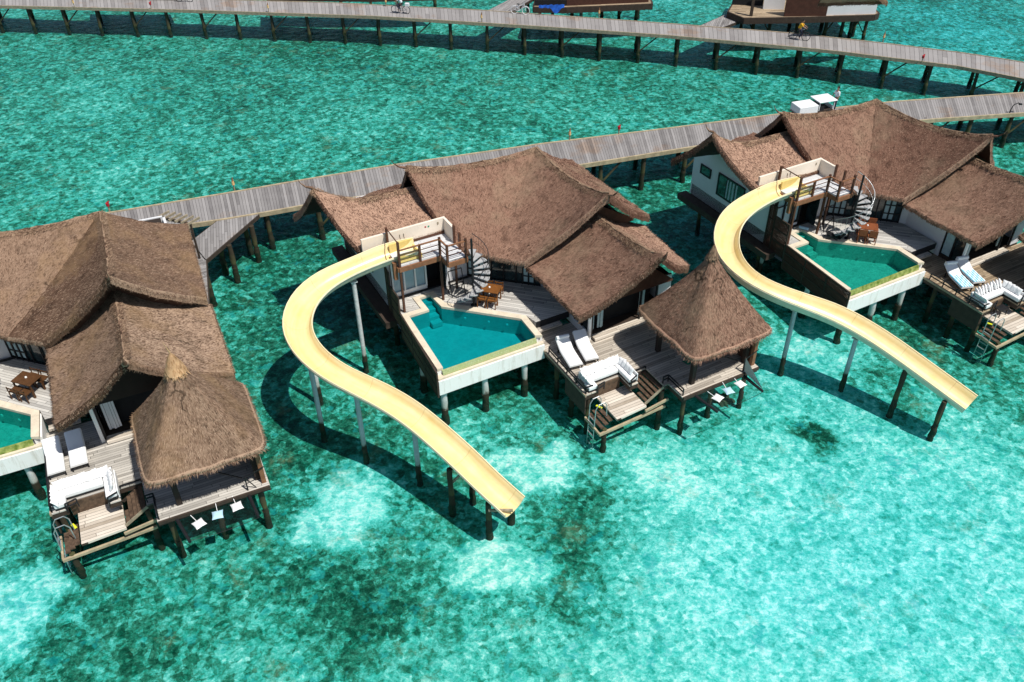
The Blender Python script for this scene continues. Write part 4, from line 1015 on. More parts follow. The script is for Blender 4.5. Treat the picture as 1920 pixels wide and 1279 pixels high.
def table_set(h, opt):
    cx, cy = opt['table']; mat = opt['teak']; rz = R(-44)
    t = thing('dining_table', h, (cx, cy, 2.8), opt['tl'], 'table', 'wooden dining tables on the terraces', rz); W, D = .98, .72
    MB().box(-W/2, W/2, -D/2, D/2, .70, .74).build('tabletop', mat, t, bevel=.008)
    for x in (-W/2+.06, W/2-.06):
        for y in (-D/2+.06, D/2-.06): MB().box(x-.03, x+.03, y-.03, y+.03, 0, .70).build('leg', mat, t)
    i = 0
    for x, y, r_ in ((-.25, -D/2-.10, 0), (.25, -D/2-.10, 0), (-.25, D/2+.10, 180), (.25, D/2+.10, 180)):
        m = thing('dining_chair', None, (0, 0, 0), opt['chl'][i//2], 'chair', 'wooden chairs tucked under the terrace tables'); i += 1
        m.matrix_world = h.H @ Matrix.Translation((cx, cy, 2.8)) @ Matrix.Rotation(rz, 4, 'Z') @ Matrix.Translation((x, y, 0)) @ Matrix.Rotation(R(r_), 4, 'Z')
        MB().box(-.21, .21, -.2, .22, .40, .44).build('seat', mat, m)
        b = MB(); b.box(-.21, .21, -.23, -.20, .60, .66) if opt['key'] != 'C' else b.box(-.21, .21, -.23, -.20, .5, .86); b.box(-.21, -.17, -.23, -.2, .44, .70); b.box(.17, .21, -.23, -.2, .44, .70); b.build('backrest', mat, m)
        for xx in (-.19, .19):
            for yy in (-.2, .2): MB().box(xx-.02, xx+.02, yy-.02, yy+.02, 0, .40).build('leg', mat, m)
    a = MB(); a.cyl((0, 0, 0), (0, 0, .04), .05, .04, 10); a = a.build('ashtray', 'white'); a.matrix_world = h.H @ Matrix.Translation((cx, cy+.05, 3.545)); tag(a, opt['ash'], 'ashtray')

def ladder(h, opt):
    lx = .12
    t = thing('pool_ladder', h, (lx, -6.0, 0), opt['ladder'], 'ladder', 'steel swim ladders at the deck corners'); off = (lx, -6.0, 0)
    for y in (-5.75, -6.2):
        m = MB(); m.tube([(lx+.5, y, 1.3), (lx+.48, y, 1.95), (lx+.35, y, 2.15), (lx+.05, y, 2.12), (lx-.08, y, 1.9), (lx-.14, y, -.45)], .022, 7); m.build('rail', 'steel', t, off)
    for i in range(6): MB().bar((lx-.11-.005*i, -6.2, 1.25-.3*i), (lx-.11-.005*i, -5.75, 1.25-.3*i), .04, .025).build('rung', 'steel', t, off)
    f = MB(); f.obox((.62, -5.6, 1.35), (.12, .30, .05), R(25)); f = f.build('swim_fin', 'yellow', bevel=.02); f.matrix_world = h.H; tag(f, opt['fin'], 'swim fin')

# ------------------------------------------------------------------ build the three villas
B = dict(key='B', label='middle overwater villa with thatched roofs, pool, spiral stair and slide platform', thatch='thatch', thatch_gz='thatch', deck='deck', pool='poolwater', tile='tile',
    roof=dict(R1=(1005, 276), R2=(761.9, 315), R3=(1142.5, 365.6), R4=(983, 489.4), R5=(1217.4, 403), R8=(585.6, 352.5), R9=(671.9, 465), R11=(1241.8, 483.7), R12=(1085, 592), R13=(986.8, 497), R14=(1291.4, 497)),
    gz='tall thatched gazebo with plain grey tip on the middle villa deck', apex=(1338, 470), netl='dark net on two poles with a grey side sail, middle villa', sail=True,
    nc=['white cushion nearest the left pole on the middle villa net', 'pale blue cushion between two white ones on the middle villa net', 'white cushion under the sail on the middle villa net'],
    slide=[(729, 464.9, 5.80), (664, 496.7, 5.62), (618.7, 517, 5.5), (589, 537.5, 5.38), (564, 567, 5.22), (553, 607.8, 5.02), (566.5, 644, 4.8), (596, 675.8, 4.6), (636.8, 703, 4.38), (682, 723.4, 4.15), (732, 748.3, 3.88), (777.4, 777.8, 3.6), (822.7, 816.3, 3.22), (868, 857, 2.82), (913.4, 902.5, 2.42), (965.5, 948.7, 2.02)],
    feet=[(690, 689, 'p'), (600, 815, 'g'), (603, 743, 'p'), (685.3, 854.9, 'g'), (785.5, 893.4, 'g'), (848, 950, 'w'), (886, 928, 'w'), (917, 995, 'w'), (959, 966, 'w')],
    brace=[((848, 905, 1.3), (868, 885, 2.0)), ((916, 957, 1.75), (962, 957, 1.75))],
    sl_label='curving yellow water slide from the middle villa, ending between the villas',
    sofa='white corner sofa beside the wet swim steps on the middle deck', cush=['white cushion along the back of the middle deck sofa', 'white cushion leaning on the right end of the middle deck sofa', 'white cushion at the left end of the middle deck sofa'],
    table=(-.76, 1.95), teak='teak', tl='orange brown square table beside the spiral stair, middle villa', chl=['orange brown chair on the pool side of the middle villa table', 'orange brown chair on the house side of the middle villa table'], ash='small white ashtray on the orange brown table',
    ladder='steel ladder into the water beside the middle villa sofa', fin='yellow swim fin on the low steps of the middle villa')
A = dict(key='A', label='left overwater villa with weathered thatched roofs cut by the picture edge', thatch='thatch2', thatch_gz='thatch2', deck='deckA', pool='poolwaterA', tile='tileA',
    roof=dict(R1=(186, 397), R3=(203, 521), R4=(79.7, 641), R5=(386, 556), R7=(350, 419.4), R11=(234.5, 681), R12=(103, 796.5), R13=(87.6, 647.7), R14=(437.8, 697.7), R15=(394, 569.5)),
    gz='weathered thatched gazebo with orange straw cap on the left villa deck', apex=(322, 672), strawcap=True, netl='dark net between two poles in front of the left villa gazebo',
    nc=['white cushion nearest the left pole on the left villa net', 'pale blue cushion in the middle of the left villa net', 'white cushion nearest the right pole on the left villa net'],
    sofa='white corner sofa with fanned cushions on the left villa deck', cush=['white cushion along the back of the left villa sofa', 'white cushion leaning on the right end of the left villa sofa', 'white cushion fanned at the left end of the left villa sofa'], lc=4,
    table=(-.1, 1.5), teak='teakdark', tl='dark brown wooden table on the left villa terrace', chl=['dark brown chair on the pool side of the left villa table', 'dark brown chair on the house side of the left villa table'], ash='small white ashtray on the dark brown table',
    ladder='steel ladder with hooped rails at the left villa deck corner', fin='yellow green swim fin beside the left villa ladder')
Cc = dict(key='C', label='right overwater villa with pale gable wall, upswept thatched roofs and green pool', thatch='thatch', thatch_gz='thatch', deck='deckC', pool='poolwaterC', tile='tileA',
    roof=dict(R1=(1643.7, 186), R2=(1468, 213), R3=(1860.5, 256), R4=(1695.3, 371), R5=(1864.6, 304.5), R8=(1337.4, 247.7), R9=(1416.6, 352.7), R10=(1260, 297.6), R12=(1833, 457), R13=(1697, 381)),
    gz='thatched gazebo of the right villa beyond the picture edge', netl='dark net of the right villa', nc=['white cushion left on the right villa net', 'pale blue cushion on the right villa net', 'white cushion right on the right villa net'],
    slide=[(1464, 346, 5.80), (1445.8, 358, 5.7), (1396, 385, 5.5), (1370.8, 409, 5.38), (1360.5, 437, 5.2), (1363, 469.7, 5.02), (1380, 497, 4.85), (1405, 518, 4.7), (1425, 530, 4.58), (1469, 550, 4.32), (1513.5, 565.5, 4.05), (1562.7, 582.9, 3.75), (1600.5, 601.6, 3.5), (1644.8, 627.8, 3.2), (1694, 661.7, 2.85), (1743.3, 697.8, 2.5), (1784.4, 727.4, 2.22), (1822, 755, 1.98)],
    feet=[(1397, 485, 'g'), (1467, 688, 'g'), (1577, 722, 'g'), (1672, 768, 'w'), (1748, 812, 'w')],
    sl_label='curving yellow water slide from the right villa, passing behind the gazebo tip',
    sofa='white corner sofa with a dark side table on the right villa deck', cush=['white cushion along the back of the right villa sofa', 'white cushion on the right end of the right villa sofa', 'white cushion at the left end of the right villa sofa'],
    table=(-.78, 1.55), teak='teakred', tl='reddish wooden table in front of the dark doorway, right villa', chl=['reddish chair with curved back on the pool side of the right villa table', 'reddish chair with curved back on the house side of the right villa table'], ash='small white ashtray on the reddish table',
    ladder='steel ladder hanging beside the right villa sofa', fin='yellow swim fin on the low steps of the right villa')

for h, o in ((hB, B), (hA, A), (hC, Cc)):
    villa(h, o)
    gazebo(h, o)
    if 'slide' in o: slide(h, o)
    sofa(h, o); table_set(h, o); ladder(h, o)
LG = 'white sun loungers on the decks'
lounger(hB, (1051, 634), (1083, 687), 'white sun lounger with rolled bolster next to the middle pool', group=LG)
lounger(hB, (1083, 622), (1113, 676), 'white sun lounger nearer the bedroom door, middle villa', bolster=False, group=LG)
lounger(hA, (96, 826), (105, 887), 'white sun lounger next to the left villa pool', bolster=False, group=LG)
lounger(hA, (138, 812), (148, 872), 'white sun lounger nearer the bedroom curtain, left villa', bolster=False, group=LG)
lounger(hC, (1777, 496), (1817, 540), 'sun lounger with striped towel next to the green pool', 'blue striped towel on the lounger next to the green pool', True, LG)
lounger(hC, (1799, 488), (1838, 529), 'sun lounger with striped towel nearer the bedroom, right villa', 'blue striped towel on the lounger nearer the bedroom', True, LG)

# small things on the decks
t = thing('coffee_table', hC, (*h.L(1880, 578, 2.1).xy, 2.1), 'small dark side table in front of the right villa sofa', 'table') if False else None
p = hC.L(1880, 575, 1.9); t = thing('coffee_table', hC, (p.x, p.y, 1.42), 'small dark side table in front of the right villa sofa', 'table')
MB().box(-.3, .3, -.2, .2, .38, .42).build('tabletop', 'black', t)
for x in (-.25, .25):
    for y in (-.15, .15): MB().box(x-.02, x+.02, y-.02, y+.02, 0, .38).build('leg', 'black', t)
o = MB(); o.cyl((-.25, 0, .07), (.25, 0, .07), .08, .08, 12); o = o.build('rolled_towel', 'bluecush'); p = hC.L(1507, 428, 2.9); place(o, hC, (p.x, p.y, 2.84), R(-60)); tag(o, 'rolled white and blue towel on the green pool coping', 'towel')
def cloth(name, h, px, py, z, sx, sy, mat, label, cat, rz=0):
    G = [[(-sx/2+sx*i/9, -sy/2+sy*j/7, .035+.03*math.sin(i*1.3+j)*math.cos(j*1.7)) for j in range(8)] for i in range(10)]
    o = MB().grid(np.array(G), True).build(name, mat); p = h.L(px, py, z) if h else at(px, py, z); place(o, h, (p.x, p.y, z), rz); tag(o, label, cat); return o
cloth('green_towel', hB, 1292, 677, 2.12, .55, .35, 'greencloth', 'green cloth lying under the edge of the middle gazebo', 'cloth', R(20))
p = hC.L(1560, 447, 2.8)
t = thing('deck_chair', hC, (p.x, p.y, 2.8), 'black folding deck chair beside the green pool, right villa', 'chair', rz=R(-40))
f = MB(); f.bar((-.35, 0, .3), (.35, 0, .12), .45, .03); f.bar((.35, 0, .1), (.6, 0, .5), .45, .03); f.build('seat', 'black', t)
f = MB()
for y in (-.22, .22): f.bar((-.4, y, 0), (.3, y, .35), .03); f.bar((.3, y, 0), (-.3, y, .35), .03)
f.build('frame', 'black', t)
# clothes rack on the terraces
for h, lb in ((hB, 'black drying rack in front of the terrace wall, middle villa'), (hC, 'black drying rack in front of the terrace wall, right villa')):
    t = thing('drying_rack', h, (-1.9, 3.3, 2.8), lb, 'drying rack', 'black drying racks on the terraces'); f = MB()
    for x in (-.35, .35): f.bar((x, -.25, 0), (x, .1, 1.3), .035); f.bar((x, .25, 0), (x, -.1, .6), .035)
    for z, y in ((1.3, .1), (.62, -.08)): f.bar((-.35, y, z), (.35, y, z), .035)
    f.build('frame', 'black', t)

# ------------------------------------------------------------------ boardwalks
def boardwalk(name, near, far, z, label, cat, group, mat, pmat, every, rpile, beams=True, umat='beam', zb=-1.0, edge=True):
    nr = resample([at(x, y, z) for x, y in near], 60); fr_ = resample([at(x, y, z) for x, y in far], 60)
    o0 = nr[30]; t = thing(name, None, (o0[0], o0[1], 0), label, cat, group); off = (o0[0], o0[1], 0)
    d = np.r_[0, np.cumsum(np.linalg.norm(np.diff((nr+fr_)/2, axis=0), axis=1))]
    mb = MB(); wdt = np.linalg.norm(nr-fr_, axis=1).mean()
    G = np.stack([nr, fr_], 1); uv = [[(d[i], 0), (d[i], wdt)] for i in range(60)]
    mb.grid(G, False, uv=uv, flip=False)
    for e in (nr, fr_):
        E2 = e.copy(); E2[:, 2] -= .12; mb.grid(np.stack([e, E2]), False)
    mb.build('decking', mat, t, off)
    if edge:
        for e, s_ in ((nr, 1), (fr_, -1)):
            b = MB()
            for i in range(59):
                a = Vector(e[i]); c = Vector(e[i+1]); b.bar(a-Vector((0, 0, .09)), c-Vector((0, 0, .09)), .12, .26)
            b.build('edge_beam', umat, t, off)
    T = d[-1]; n = int(T/every)
    for i in range(n+1):
        s_ = (i+.4)*every
        if s_ > T: break
        a = np.array([np.interp(s_, d, nr[:, k]) for k in range(3)]); b = np.array([np.interp(s_, d, fr_[:, k]) for k in range(3)])
        for f_ in (.08, .92):
            q = a*(1-f_)+b*f_; pile(q[0], q[1], z-.12, pmat, t, off, r=rpile, zb=-.62, lean=random.uniform(-.08, .08))
        bb = MB(); bb.bar((*a[:2], z-.30), (*b[:2], z-.30), .14, .18)
        if i % 2: q = a*.92+b*.08; r_ = a*.08+b*.92; bb.bar((q[0], q[1], z-.3), (r_[0], r_[1], .35), .07, .10)
        else:
            a2 = np.array([np.interp(min(T, s_+every*.45), d, nr[:, k]) for k in range(3)]); bb.bar((a[0], a[1]+.1, .5), (a2[0], a2[1]+.1, z-.25), .07, .10)
        bb.build('brace', pmat, t, off)
    return t
MT['walk_near'] = MT['walk']
far_near = [(-160, 4), (0, 11), (350, 19), (700, 30.5), (1000, 49), (1260, 67), (1555, 94.5), (1796, 124), (1920, 148), (2080, 182)]
far_far = [(-160, -19), (0, -12), (350, -2), (627, 5.5), (912, 20), (1260, 45), (1480, 62), (1638, 79), (1810, 100), (1920, 117), (2080, 148)]
boardwalk('boardwalk', far_near, far_far, 2.1, 'long grey timber boardwalk crossing the top of the view on thin piles', 'boardwalk', None, 'walk_far', 'pile_far', 3.3, .13)
near_near = [(150, 449), (410, 413), (485, 400.6), (602, 379.5), (860, 343), (1101, 307.5), (1311, 273.6), (1500, 250), (1745, 224), (1920, 212), (2080, 206)]
near_far = [(140, 409), (225, 396), (431, 361.6), (580, 335.6), (743, 309), (1015, 270), (1260, 240), (1463, 214), (1673, 191), (1920, 174), (2060, 164)]
boardwalk('boardwalk', near_near, near_far, 2.1, 'curved weathered boardwalk running behind the three thatched villas', 'boardwalk', None, 'walk', 'pile_wood', 3.0, .14, umat='yellowbeam')
def link(pts, z, label, piles, name='link_walkway', mat='walk_side', uvdir=None):
    P = [at(x, y, z) for x, y in pts]; o0 = P[0]; t = thing(name, None, (o0.x, o0.y, 0), label, 'walkway', 'short link walkways'); off = (o0.x, o0.y, 0)
    d = (P[1]-P[0]).normalized(); nn = Vector((-d.y, d.x, 0)); n = len(P)
    uv = [[((p-o0).dot(nn), (p-o0).dot(d)) for p in P]]
    mb = MB(); mb.add(P, [tuple(range(n))], uv); Q = [p-Vector((0, 0, .14)) for p in P]
    for i in range(n): j = (i+1) % n; mb.add([P[i], P[j], Q[j], Q[i]], [(0, 1, 2, 3)])
    mb.build('decking', mat, t, off)
    b = MB()
    for i in range(n): j = (i+1) % n; b.bar(P[i]-Vector((0, 0, .12)), P[j]-Vector((0, 0, .12)), .10, .22)
    b.build('edge_beam', 'fascia', t, off)
    for x, y in piles: q = at(x, y, 0); pile(q.x, q.y, z-.15, 'pile_wood', t, off, r=.14)
    return t
link([(409.6, 412.5), (484.7, 402), (386, 487), (359, 452)], 2.09, 'angled grey walkway joining the curved boardwalk to the left villa', [(483, 478), (443, 515), (421, 500), (468, 463)])
link([(366, 448), (386, 486), (392, 590), (372, 600)], 2.08, 'narrow side walkway along the right flank of the left villa', [(398, 560), (396, 610)])
link([(912, 21), (950, 27), (1010, -9), (985, -16)], 2.09, 'walkway joining the far boardwalk to the hut with the blue tarpaulin', [(990, 40)])
link([(1312, 48.5), (1352, 52.5), (1402, 33), (1368, 24)], 2.09, 'walkway joining the far boardwalk to the brown hut', [(1388, 60)])
# pergola slats on the left villa's rear corner
p = at(345, 408, 4.2); t = thing('pergola', None, (p.x, p.y, 2.1), 'dark slatted pergola at the rear corner of the left villa', 'pergola'); 
f = MB(); a = at(300, 408, 4.2); b = at(357, 420, 4.2); f.bar(a-p+Vector((0, 0, 2.1)), b-p+Vector((0, 0, 2.1)), .1, .12); f.build('beam', 'fascia', t)
for i in range(6):
    c = a.lerp(b, i/5)-p+Vector((0, 0, 2.18)); MB().bar(c+Vector((-.1, -.2, 0)), c+Vector((.35, .5, 0)), .07, .12).build('slat', 'beam', t)
MB().bar(b-p+Vector((0, 0, 0)), b-p+Vector((0, 0, 2.1)), .09).build('post', 'fascia', t)

# ------------------------------------------------------------------ huts at the top edge
def hut(pts, z, label, wall_segs, piles, roof=None, name='stilt_hut'):
    P = [at(x, y, z) for x, y in pts]; o0 = P[0]; t = thing(name, None, (o0.x, o0.y, 0), label, 'hut'); off = (o0.x, o0.y, 0)
    MB().prism([(p.x, p.y) for p in P], z-.12, z).build('deck', 'deckC', t, off)
    b = MB()
    for i in range(len(P)): j = (i+1) % len(P); b.bar(P[i]-Vector((0, 0, .24)), P[j]-Vector((0, 0, .24)), .14, .50)
    b.build('fascia', 'fascia', t, off)
    for a, b_, zz, mat, nm in wall_segs:
        p = at(*a, z); q = at(*b_, z); MB().wall((p.x, p.y), (q.x, q.y), z, z+zz, -.15).build(nm, mat, t, off)
    for x, y in piles:
        q = at(x, y, 0); pile(q.x, q.y, z-.2, 'pile_far', t, off, r=.14)
        if random.random() < .6: MB().bar((q.x, q.y, .3), (q.x+random.choice((-1.3, 1.3)), q.y+.3, z-.3), .08).build('brace', 'pile_far', t, off)
    return t, off
t, off = hut([(1395, 34), (1505, 32), (1640, 28), (1648, 25), (1600, -30), (1400, -40), (1365, 22)], 2.6, 'brown and white stilt hut above the far boardwalk', 
    [((1469, 30), (1548, 29), 3, 'rock_brown', 'brown_wall'), ((1548, 28), (1640, 25), 1.9, 'shadewall', 'white_wall'), ((1430, 16), (1469, 17), 3, 'shadewall', 'porch_wall'), ((1372, 8), (1430, 10), 3, 'dark', 'porch_screen')],
    [(1410, 62), (1440, 66), (1492, 62), (1545, 68), (1575, 70), (1592, 66), (1618, 72), (1600, 58), (1540, 50), (1480, 50)])
a = at(1551, 28, 2.6); b = at(1586, 27, 2.6); MB().wall((a.x, a.y-.05), (b.x, b.y-.05), 2.75, 4.2, -.05).build('window', 'pane', t, off)
a = at(1535, 6, 4.6); b = at(1665, 2, 4.6); c = at(1640, -22, 6.3); d = at(1545, -22, 6.3)
s_ = slope([tuple(d), tuple(c)], [tuple(a), tuple(b)], .1); m = MB(); slab(m, s_, .25); blades(m, s_, 60); m.build('roof', 'thatch2', t, off)
MB().bar(at(1408, 30, 2.6), at(1408, 30, 2.6)+Vector((0, 0, 2.6)), .22).build('post', 'fascia', t, off)
t, off = hut([(1000, 13), (1062, 14), (1223, 7), (1215, -20), (1010, -24)], 2.6, 'stilt hut deck with brown fascia hung with a blue tarpaulin', 
    [((1002, 10), (1062, 10), .5, 'dark', 'low_wall'), ((1062, 10), (1180, 5), 2.6, 'rock_brown', 'brown_wall'), ((1180, 5), (1215, 3), .5, 'rock_brown', 'rail_wall')], [(1012, 30), (1036, 32), (1072, 32), (1128, 34), (1160, 36), (1192, 38), (1196, 26), (1090, 22)])
t, off = hut([(500, -9), (700, -7), (818, -10), (800, -22), (500, -24)], 2.6, 'dark stilt deck cut by the top edge behind the white cyclist', [], [(520, 12), (575, 14), (640, 14), (696, 15), (816, 12), (745, 12)])
t, off = hut([(168, -12), (330, -10), (320, -28), (170, -28)], 2.6, 'dark stilt deck at the top left corner', [], [(190, 5), (240, 5), (300, 6)])
# blue tarpaulin over the hut edge
G = []
for i in range(15):
    row = []
    for j in range(8):
        p = at(1010+48*i/14, 10-1.5*i/14, 2.9); drop = .05+(.25+.55*math.exp(-((i-9.5)/2.2)**2))*j/7
        row.append((p.x, p.y-.28-.03*math.sin(i*1.7), 3.05-drop+.03*math.sin(i*2.1+j)))
    G.append(row)
    
o = MB().grid(np.array(G), True).build('tarpaulin', 'bluetarp'); tag(o, 'crumpled bright blue tarpaulin hanging over the far hut edge', 'tarpaulin')

# ------------------------------------------------------------------ boardwalk lamps and red posts
def lamp(px, py, z, label, red=False, dark=False, hgt=.75, group='small lamp posts along the boardwalks'):
    p = at(px, py, z); t = thing('red_post' if red else 'walkway_lamp', None, p, label, 'post' if red else 'lamp', group)
    m = MB(); m.cyl((0, 0, 0), (0, 0, hgt*.55), .045, .035, 8); m.build('post', 'beam' if not dark else 'black', t)
    m = MB()
    if dark: m.tube([(0, 0, hgt*.5), (.1, 0, hgt*1.0), (.35, 0, hgt*1.2), (.5, 0, hgt*1.1)], .03, 6); m.obox((.52, 0, hgt*1.05), (.2, .14, .08)); m.build('lantern', 'black', t)
    elif red: m.cyl((0, 0, hgt*.5), (0, 0, hgt*.75), .09, .10, 10); m.cyl((-.08, 0, hgt*.7), (.10, .05, hgt*.85), .04, .05, 8); m.build('head', 'red', t)
    else: m.cyl((0, 0, hgt*.5), (0, 0, hgt*.82), .09, .07, 10); m.build('lantern', 'amber', t); m = MB(); m.cyl((0, 0, hgt*.82), (.03, 0, hgt*1.15), .06, .015, 8); m.build('cap', 'brownl', t)
lamp(440, 357, 2.1, 'amber lamp on the water side of the boardwalk near the left villa')
lamp(1068, 263, 2.1, 'amber lamp on the boardwalk rising behind the middle roof peak')
lamp(1160, 252, 2.1, 'red topped post on the boardwalk behind the middle villa', red=True, group=None)
lamp(140, 14, 2.1, 'amber lamp on the far boardwalk edge at the top left')
lamp(284, 17, 2.1, 'red topped post on the far boardwalk at the top left', red=True, group=None)
lamp(504, 23, 2.1, 'amber lamp on the near edge of the far boardwalk, left of the white cyclist')
lamp(724, 12, 2.1, 'amber lamp just left of the white shirted cyclist')
lamp(903, 42, 2.1, 'amber lamp at the near edge of the far boardwalk beside the first branch')
lamp(1123, 33, 2.1, 'amber lamp on the far side of the boardwalk under the tarpaulin hut')
lamp(1655, 79, 2.1, 'amber lamp on the far boardwalk right of the brown hut')
lamp(1728, 118, 2.1, 'red topped post on the near edge of the far boardwalk at right', red=True, group=None)
lamp(206, 397, 2.1, 'red topped post behind the left villa roof peak', red=True, group=None)
lamp(1893, 212, 2.1, 'black hooked lamp at the right end of the curved boardwalk', dark=True, group=None, hgt=.6)

# ------------------------------------------------------------------ service cart
p = at(1520, 214, 2.1); t = thing('service_cart', None, p, 'white boxy service cart with canopy parked behind the right villa', 'cart', rz=R(18))
MB().box(-1.35, .1, -.55, .55, .25, .85).build('cargo_box', 'cart', t, bevel=.04)
MB().box(-1.35, 1.3, -.5, .5, .25, .38).build('chassis', 'fascia', t)
MB().box(.12, 1.5, -.6, .6, .98, 1.04).build('canopy', 'cart', t, bevel=.02)
MB().box(.2, .6, -.5, .5, .38, .7).build('seat', 'black', t)
for x in (.2, 1.35):
    for y in (-.5, .5): MB().bar((x, y, .4), (x, y, .98), .04).build('canopy_post', 'cart', t)
for x in (-.9, 1.0):
    for y in (-.5, .5): m = MB(); m.cyl((x, y-.07, .2), (x, y+.07, .2), .2, .2, 14); m.build('wheel', 'tyre', t)
MB().box(1.28, 1.34, -.48, .48, .38, .6).build('front_panel', 'cart', t)

# ------------------------------------------------------------------ people and bicycles
def skinned(name, chain, mat, parent=None, sub=2):
    "chain: {joint: (xyz, radius)}, edges list"
    J, E_ = chain; ks = list(J); me = bpy.data.meshes.new(name); me.from_pydata([J[k][0] for k in ks], [(ks.index(a), ks.index(b)) for a, b in E_], [])
    o = bpy.data.objects.new(name, me); C.objects.link(o); o.modifiers.new('skin', 'SKIN'); 
    for i, k in enumerate(ks): r = J[k][1]; me.skin_vertices[0].data[i].radius = (r, r)
    me.skin_vertices[0].data[0].use_root = True
    s_ = o.modifiers.new('sub', 'SUBSURF'); s_.levels = sub; s_.render_levels = sub
    dg = bpy.context.evaluated_depsgraph_get(); m2 = bpy.data.meshes.new_from_object(o.evaluated_get(dg)); m2.name = name; m2.materials.clear(); m2.materials.append(MT[mat])
    for p_ in m2.polygons: p_.use_smooth = True
    C.objects.unlink(o); bpy.data.objects.remove(o); o = bpy.data.objects.new(name, m2); C.objects.link(o)
    if parent: o.parent = parent
    return o
def person(loc, rz, label, shirt, pose):
    t = thing('person', None, loc, label, 'person', None, rz)
    if pose == 'ride':   # x forward
        J = dict(pel=((-.12, 0, .88), .13), ch=((.02, 0, 1.18), .125), nk=((.10, 0, 1.38), .055), hd=((.14, 0, 1.50), .085), hd2=((.15, 0, 1.60), .075), sl=((.04, .17, 1.32), .06), sr=((.04, -.17, 1.32), .06), el=((.22, .22, 1.12), .042), er=((.22, -.22, 1.12), .042), hl=((.46, .20, 1.02), .03), hr=((.46, -.20, 1.02), .03),
                 kl=((.26, .10, .72), .065), kr=((.18, -.10, .58), .065), al=((.12, .10, .36), .04), ar=((.02, -.10, .18), .04), tl=((.25, .10, .31), .035), tr=((.15, -.10, .12), .035))
    else:
        J = dict(pel=((0, 0, .92), .12), ch=((.0, 0, 1.25), .125), nk=((.0, 0, 1.45), .05), hd=((.01, 0, 1.56), .085), hd2=((.01, 0, 1.66), .075), sl=((0, .18, 1.38), .055), sr=((0, -.18, 1.38), .055), el=((.02, .25, 1.12), .042), er=((.05, -.25, 1.12), .042), hl=((.1, .22, .9), .03), hr=((.2, -.2, 1.0), .03),
                 kl=((.05, .1, .5), .065), kr=((-.02, -.1, .5), .065), al=((.03, .1, .09), .04), ar=((-.06, -.1, .09), .04), tl=((.17, .1, .04), .035), tr=((.08, -.1, .04), .035))
    Ed = [('pel', 'ch'), ('ch', 'nk'), ('nk', 'hd'), ('hd', 'hd2'), ('ch', 'sl'), ('ch', 'sr'), ('sl', 'el'), ('sr', 'er'), ('el', 'hl'), ('er', 'hr'), ('pel', 'kl'), ('pel', 'kr'), ('kl', 'al'), ('kr', 'ar'), ('al', 'tl'), ('ar', 'tr')]
    skinned('body', (J, Ed), 'skin', t)
    sub = {k: (J[k][0], J[k][1]*1.14) for k in ('pel', 'ch', 'sl', 'sr', 'el', 'er')}; sub['pel'] = (J['pel'][0], J['pel'][1]*1.1)
    skinned('shirt', (sub, [('pel', 'ch'), ('ch', 'sl'), ('ch', 'sr'), ('sl', 'el'), ('sr', 'er')]), shirt, t)
    sub = {k: (J[k][0], J[k][1]*1.16) for k in ('pel', 'kl', 'kr', 'al', 'ar')}
    skinned('trousers', (sub, [('pel', 'kl'), ('pel', 'kr'), ('kl', 'al'), ('kr', 'ar')]), 'trouser', t)
    h_ = J['hd2'][0]; m = MB(); m.cyl((h_[0]-.03, 0, h_[2]-.05), (h_[0]-.01, 0, h_[2]+.06), .088, .05, 12); m.build('hair', 'hair', t)
    for s_ in (1, -1):   # five fingers on each hand
        hh = Vector(J['hl' if s_ > 0 else 'hr'][0]); m = MB()
        for q in range(4): m.cyl(hh+Vector((.02, (q-1.5)*.018, 0)), hh+Vector((.075-.008*abs(q-1.5), (q-1.5)*.02, -.035)), .009, .007, 5)
        m.cyl(hh+Vector((0, -s_*.03, 0)), hh+Vector((.04, -s_*.05, -.02)), .010, .008, 5); m.build('fingers', 'skin', t)
    return t
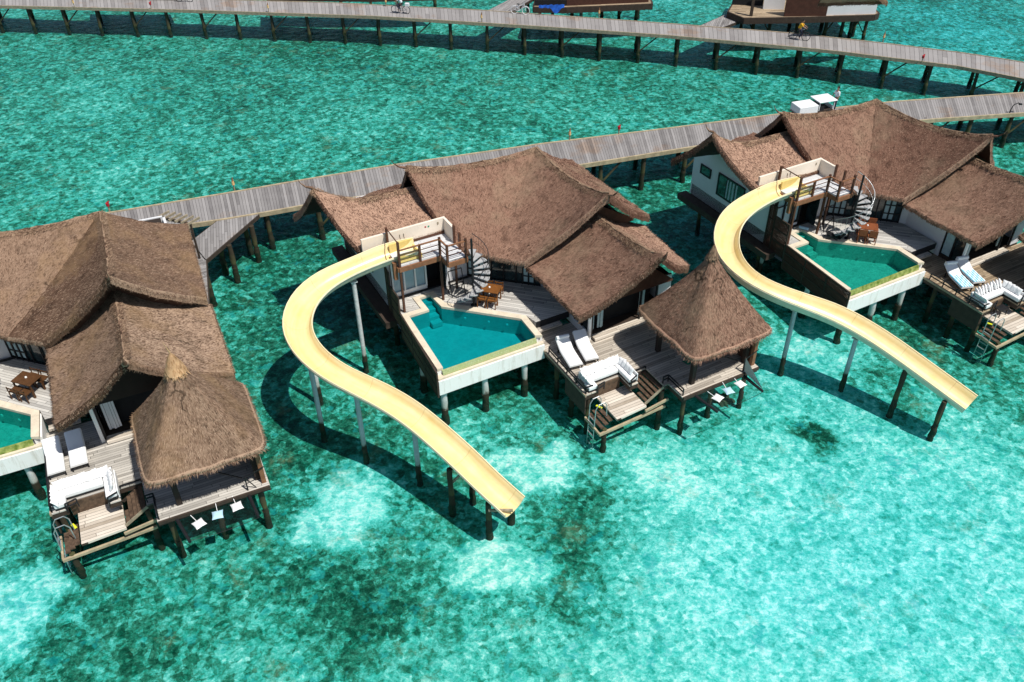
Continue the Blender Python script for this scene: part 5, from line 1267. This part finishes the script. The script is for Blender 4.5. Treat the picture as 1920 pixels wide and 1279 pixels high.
def bicycle(loc, rz, label, frame='black', tyre='tyre', basket=False, lean=0):
    t = thing('bicycle', None, loc, label, 'bicycle', 'bicycles on the far boardwalk', rz)
    for x in (-.5, .52):
        w_ = MB(); w_.tube([(x+.33*math.cos(2*math.pi*i/24), 0, .33+.33*math.sin(2*math.pi*i/24)) for i in range(25)], .026, 6); w_ = w_.build('wheel', tyre, t)
        s_ = MB()
        for i in range(8): s_.bar((x, 0, .33), (x+.31*math.cos(math.pi*i/4), 0, .33+.31*math.sin(math.pi*i/4)), .008)
        s_.build('spokes', 'steel', w_)
    f = MB(); bb = (-.02, 0, .28); st = (-.15, 0, .80); hd = (.36, 0, .82)
    for a, b in ((bb, st), (bb, hd), ((-.12, 0, .72), hd), ((-.5, 0, .33), bb), ((-.5, 0, .33), (-.13, 0, .72)), ((.52, 0, .33), (.35, 0, .98))): f.cyl(a, b, .022, .022, 7)
    f.build('frame', frame, t); MB().obox((-.16, 0, .84), (.26, .13, .05)).build('saddle', 'tyre', t)
    f = MB(); f.cyl((.34, -.26, .98), (.34, .26, .98), .015, .015, 6); f.bar((.34, -.26, .98), (.24, -.27, .98), .03); f.bar((.34, .26, .98), (.24, .27, .98), .03); f.build('handlebar', 'steel', t)
    g = MB(); g.tube([(x_+.37*math.cos(a_), 0, .33+.37*math.sin(a_)) for x_ in (-.5,) for a_ in np.linspace(.3, 2.9, 8)], .02, 5); g.tube([(.52+.37*math.cos(a_), 0, .33+.37*math.sin(a_)) for a_ in np.linspace(.5, 2.6, 8)], .02, 5); g.build('mudguard', frame, t)
    if basket: MB().obox((-.62, 0, .80), (.34, .3, .25)).build('rear_basket', 'wpaint', t)
    return t
def heading(p0, p1): a = at(*p0, 2.1); b = at(*p1, 2.1); return math.atan2((b-a).y, (b-a).x)
r1 = heading((700, 20), (800, 26)); p = at(752, 25.5, 2.1)
bicycle(p, r1+math.pi, 'bicycle with white rear box ridden by the person in white', 'steel', basket=True); person(p+Vector((.0, 0, .02)), r1+math.pi, 'person in a white shirt cycling along the far boardwalk', 'wshirt', 'ride')
r2 = heading((1450, 66), (1550, 78)); p = at(1497, 75, 2.1)
bicycle(p, r2, 'dark bicycle ridden by the person in yellow', 'black'); person(p+Vector((0, 0, .02)), r2, 'person in a yellow shirt cycling towards the right', 'yshirt', 'ride')
p = at(975, 26.5, 2.1); bicycle(p, heading((940, 24), (1010, 30)), 'white bicycle parked at the branch of the far boardwalk', 'wpaint', 'wpaint')
p = at(346, 3.5, 2.1); bicycle(p, heading((300, 3), (390, 5)), 'dark bicycle cut by the top edge at the left', 'black')
p = at(1563, 207, 2.1); person(p, R(200), 'person in pale clothes standing beside the white service cart', 'wshirt', 'stand')

# ------------------------------------------------------------------ coral heads
def coral(px, py, rad, label, seed):
    random.seed(seed); p = at(px, py, -.5); bm = bmesh.new(); bmesh.ops.create_icosphere(bm, subdivisions=4, radius=1)
    for v in bm.verts:
        n_ = 1+.25*math.sin(v.co.x*5+seed)*math.sin(v.co.y*6)+.15*math.sin(v.co.x*13+v.co.y*11+seed)+random.uniform(-.06, .06); v.co = Vector((v.co.x*rad*n_, v.co.y*rad*.8*n_, v.co.z*.26*n_))
    me = bpy.data.meshes.new('coral_head'); bm.to_mesh(me); bm.free(); me.materials.append(MT['coral']); o = bpy.data.objects.new('coral_head', me); C.objects.link(o); o.location = p; tag(o, label, 'coral')
coral(1352, 752, .55, 'dark round coral head right of the net poles', 1)
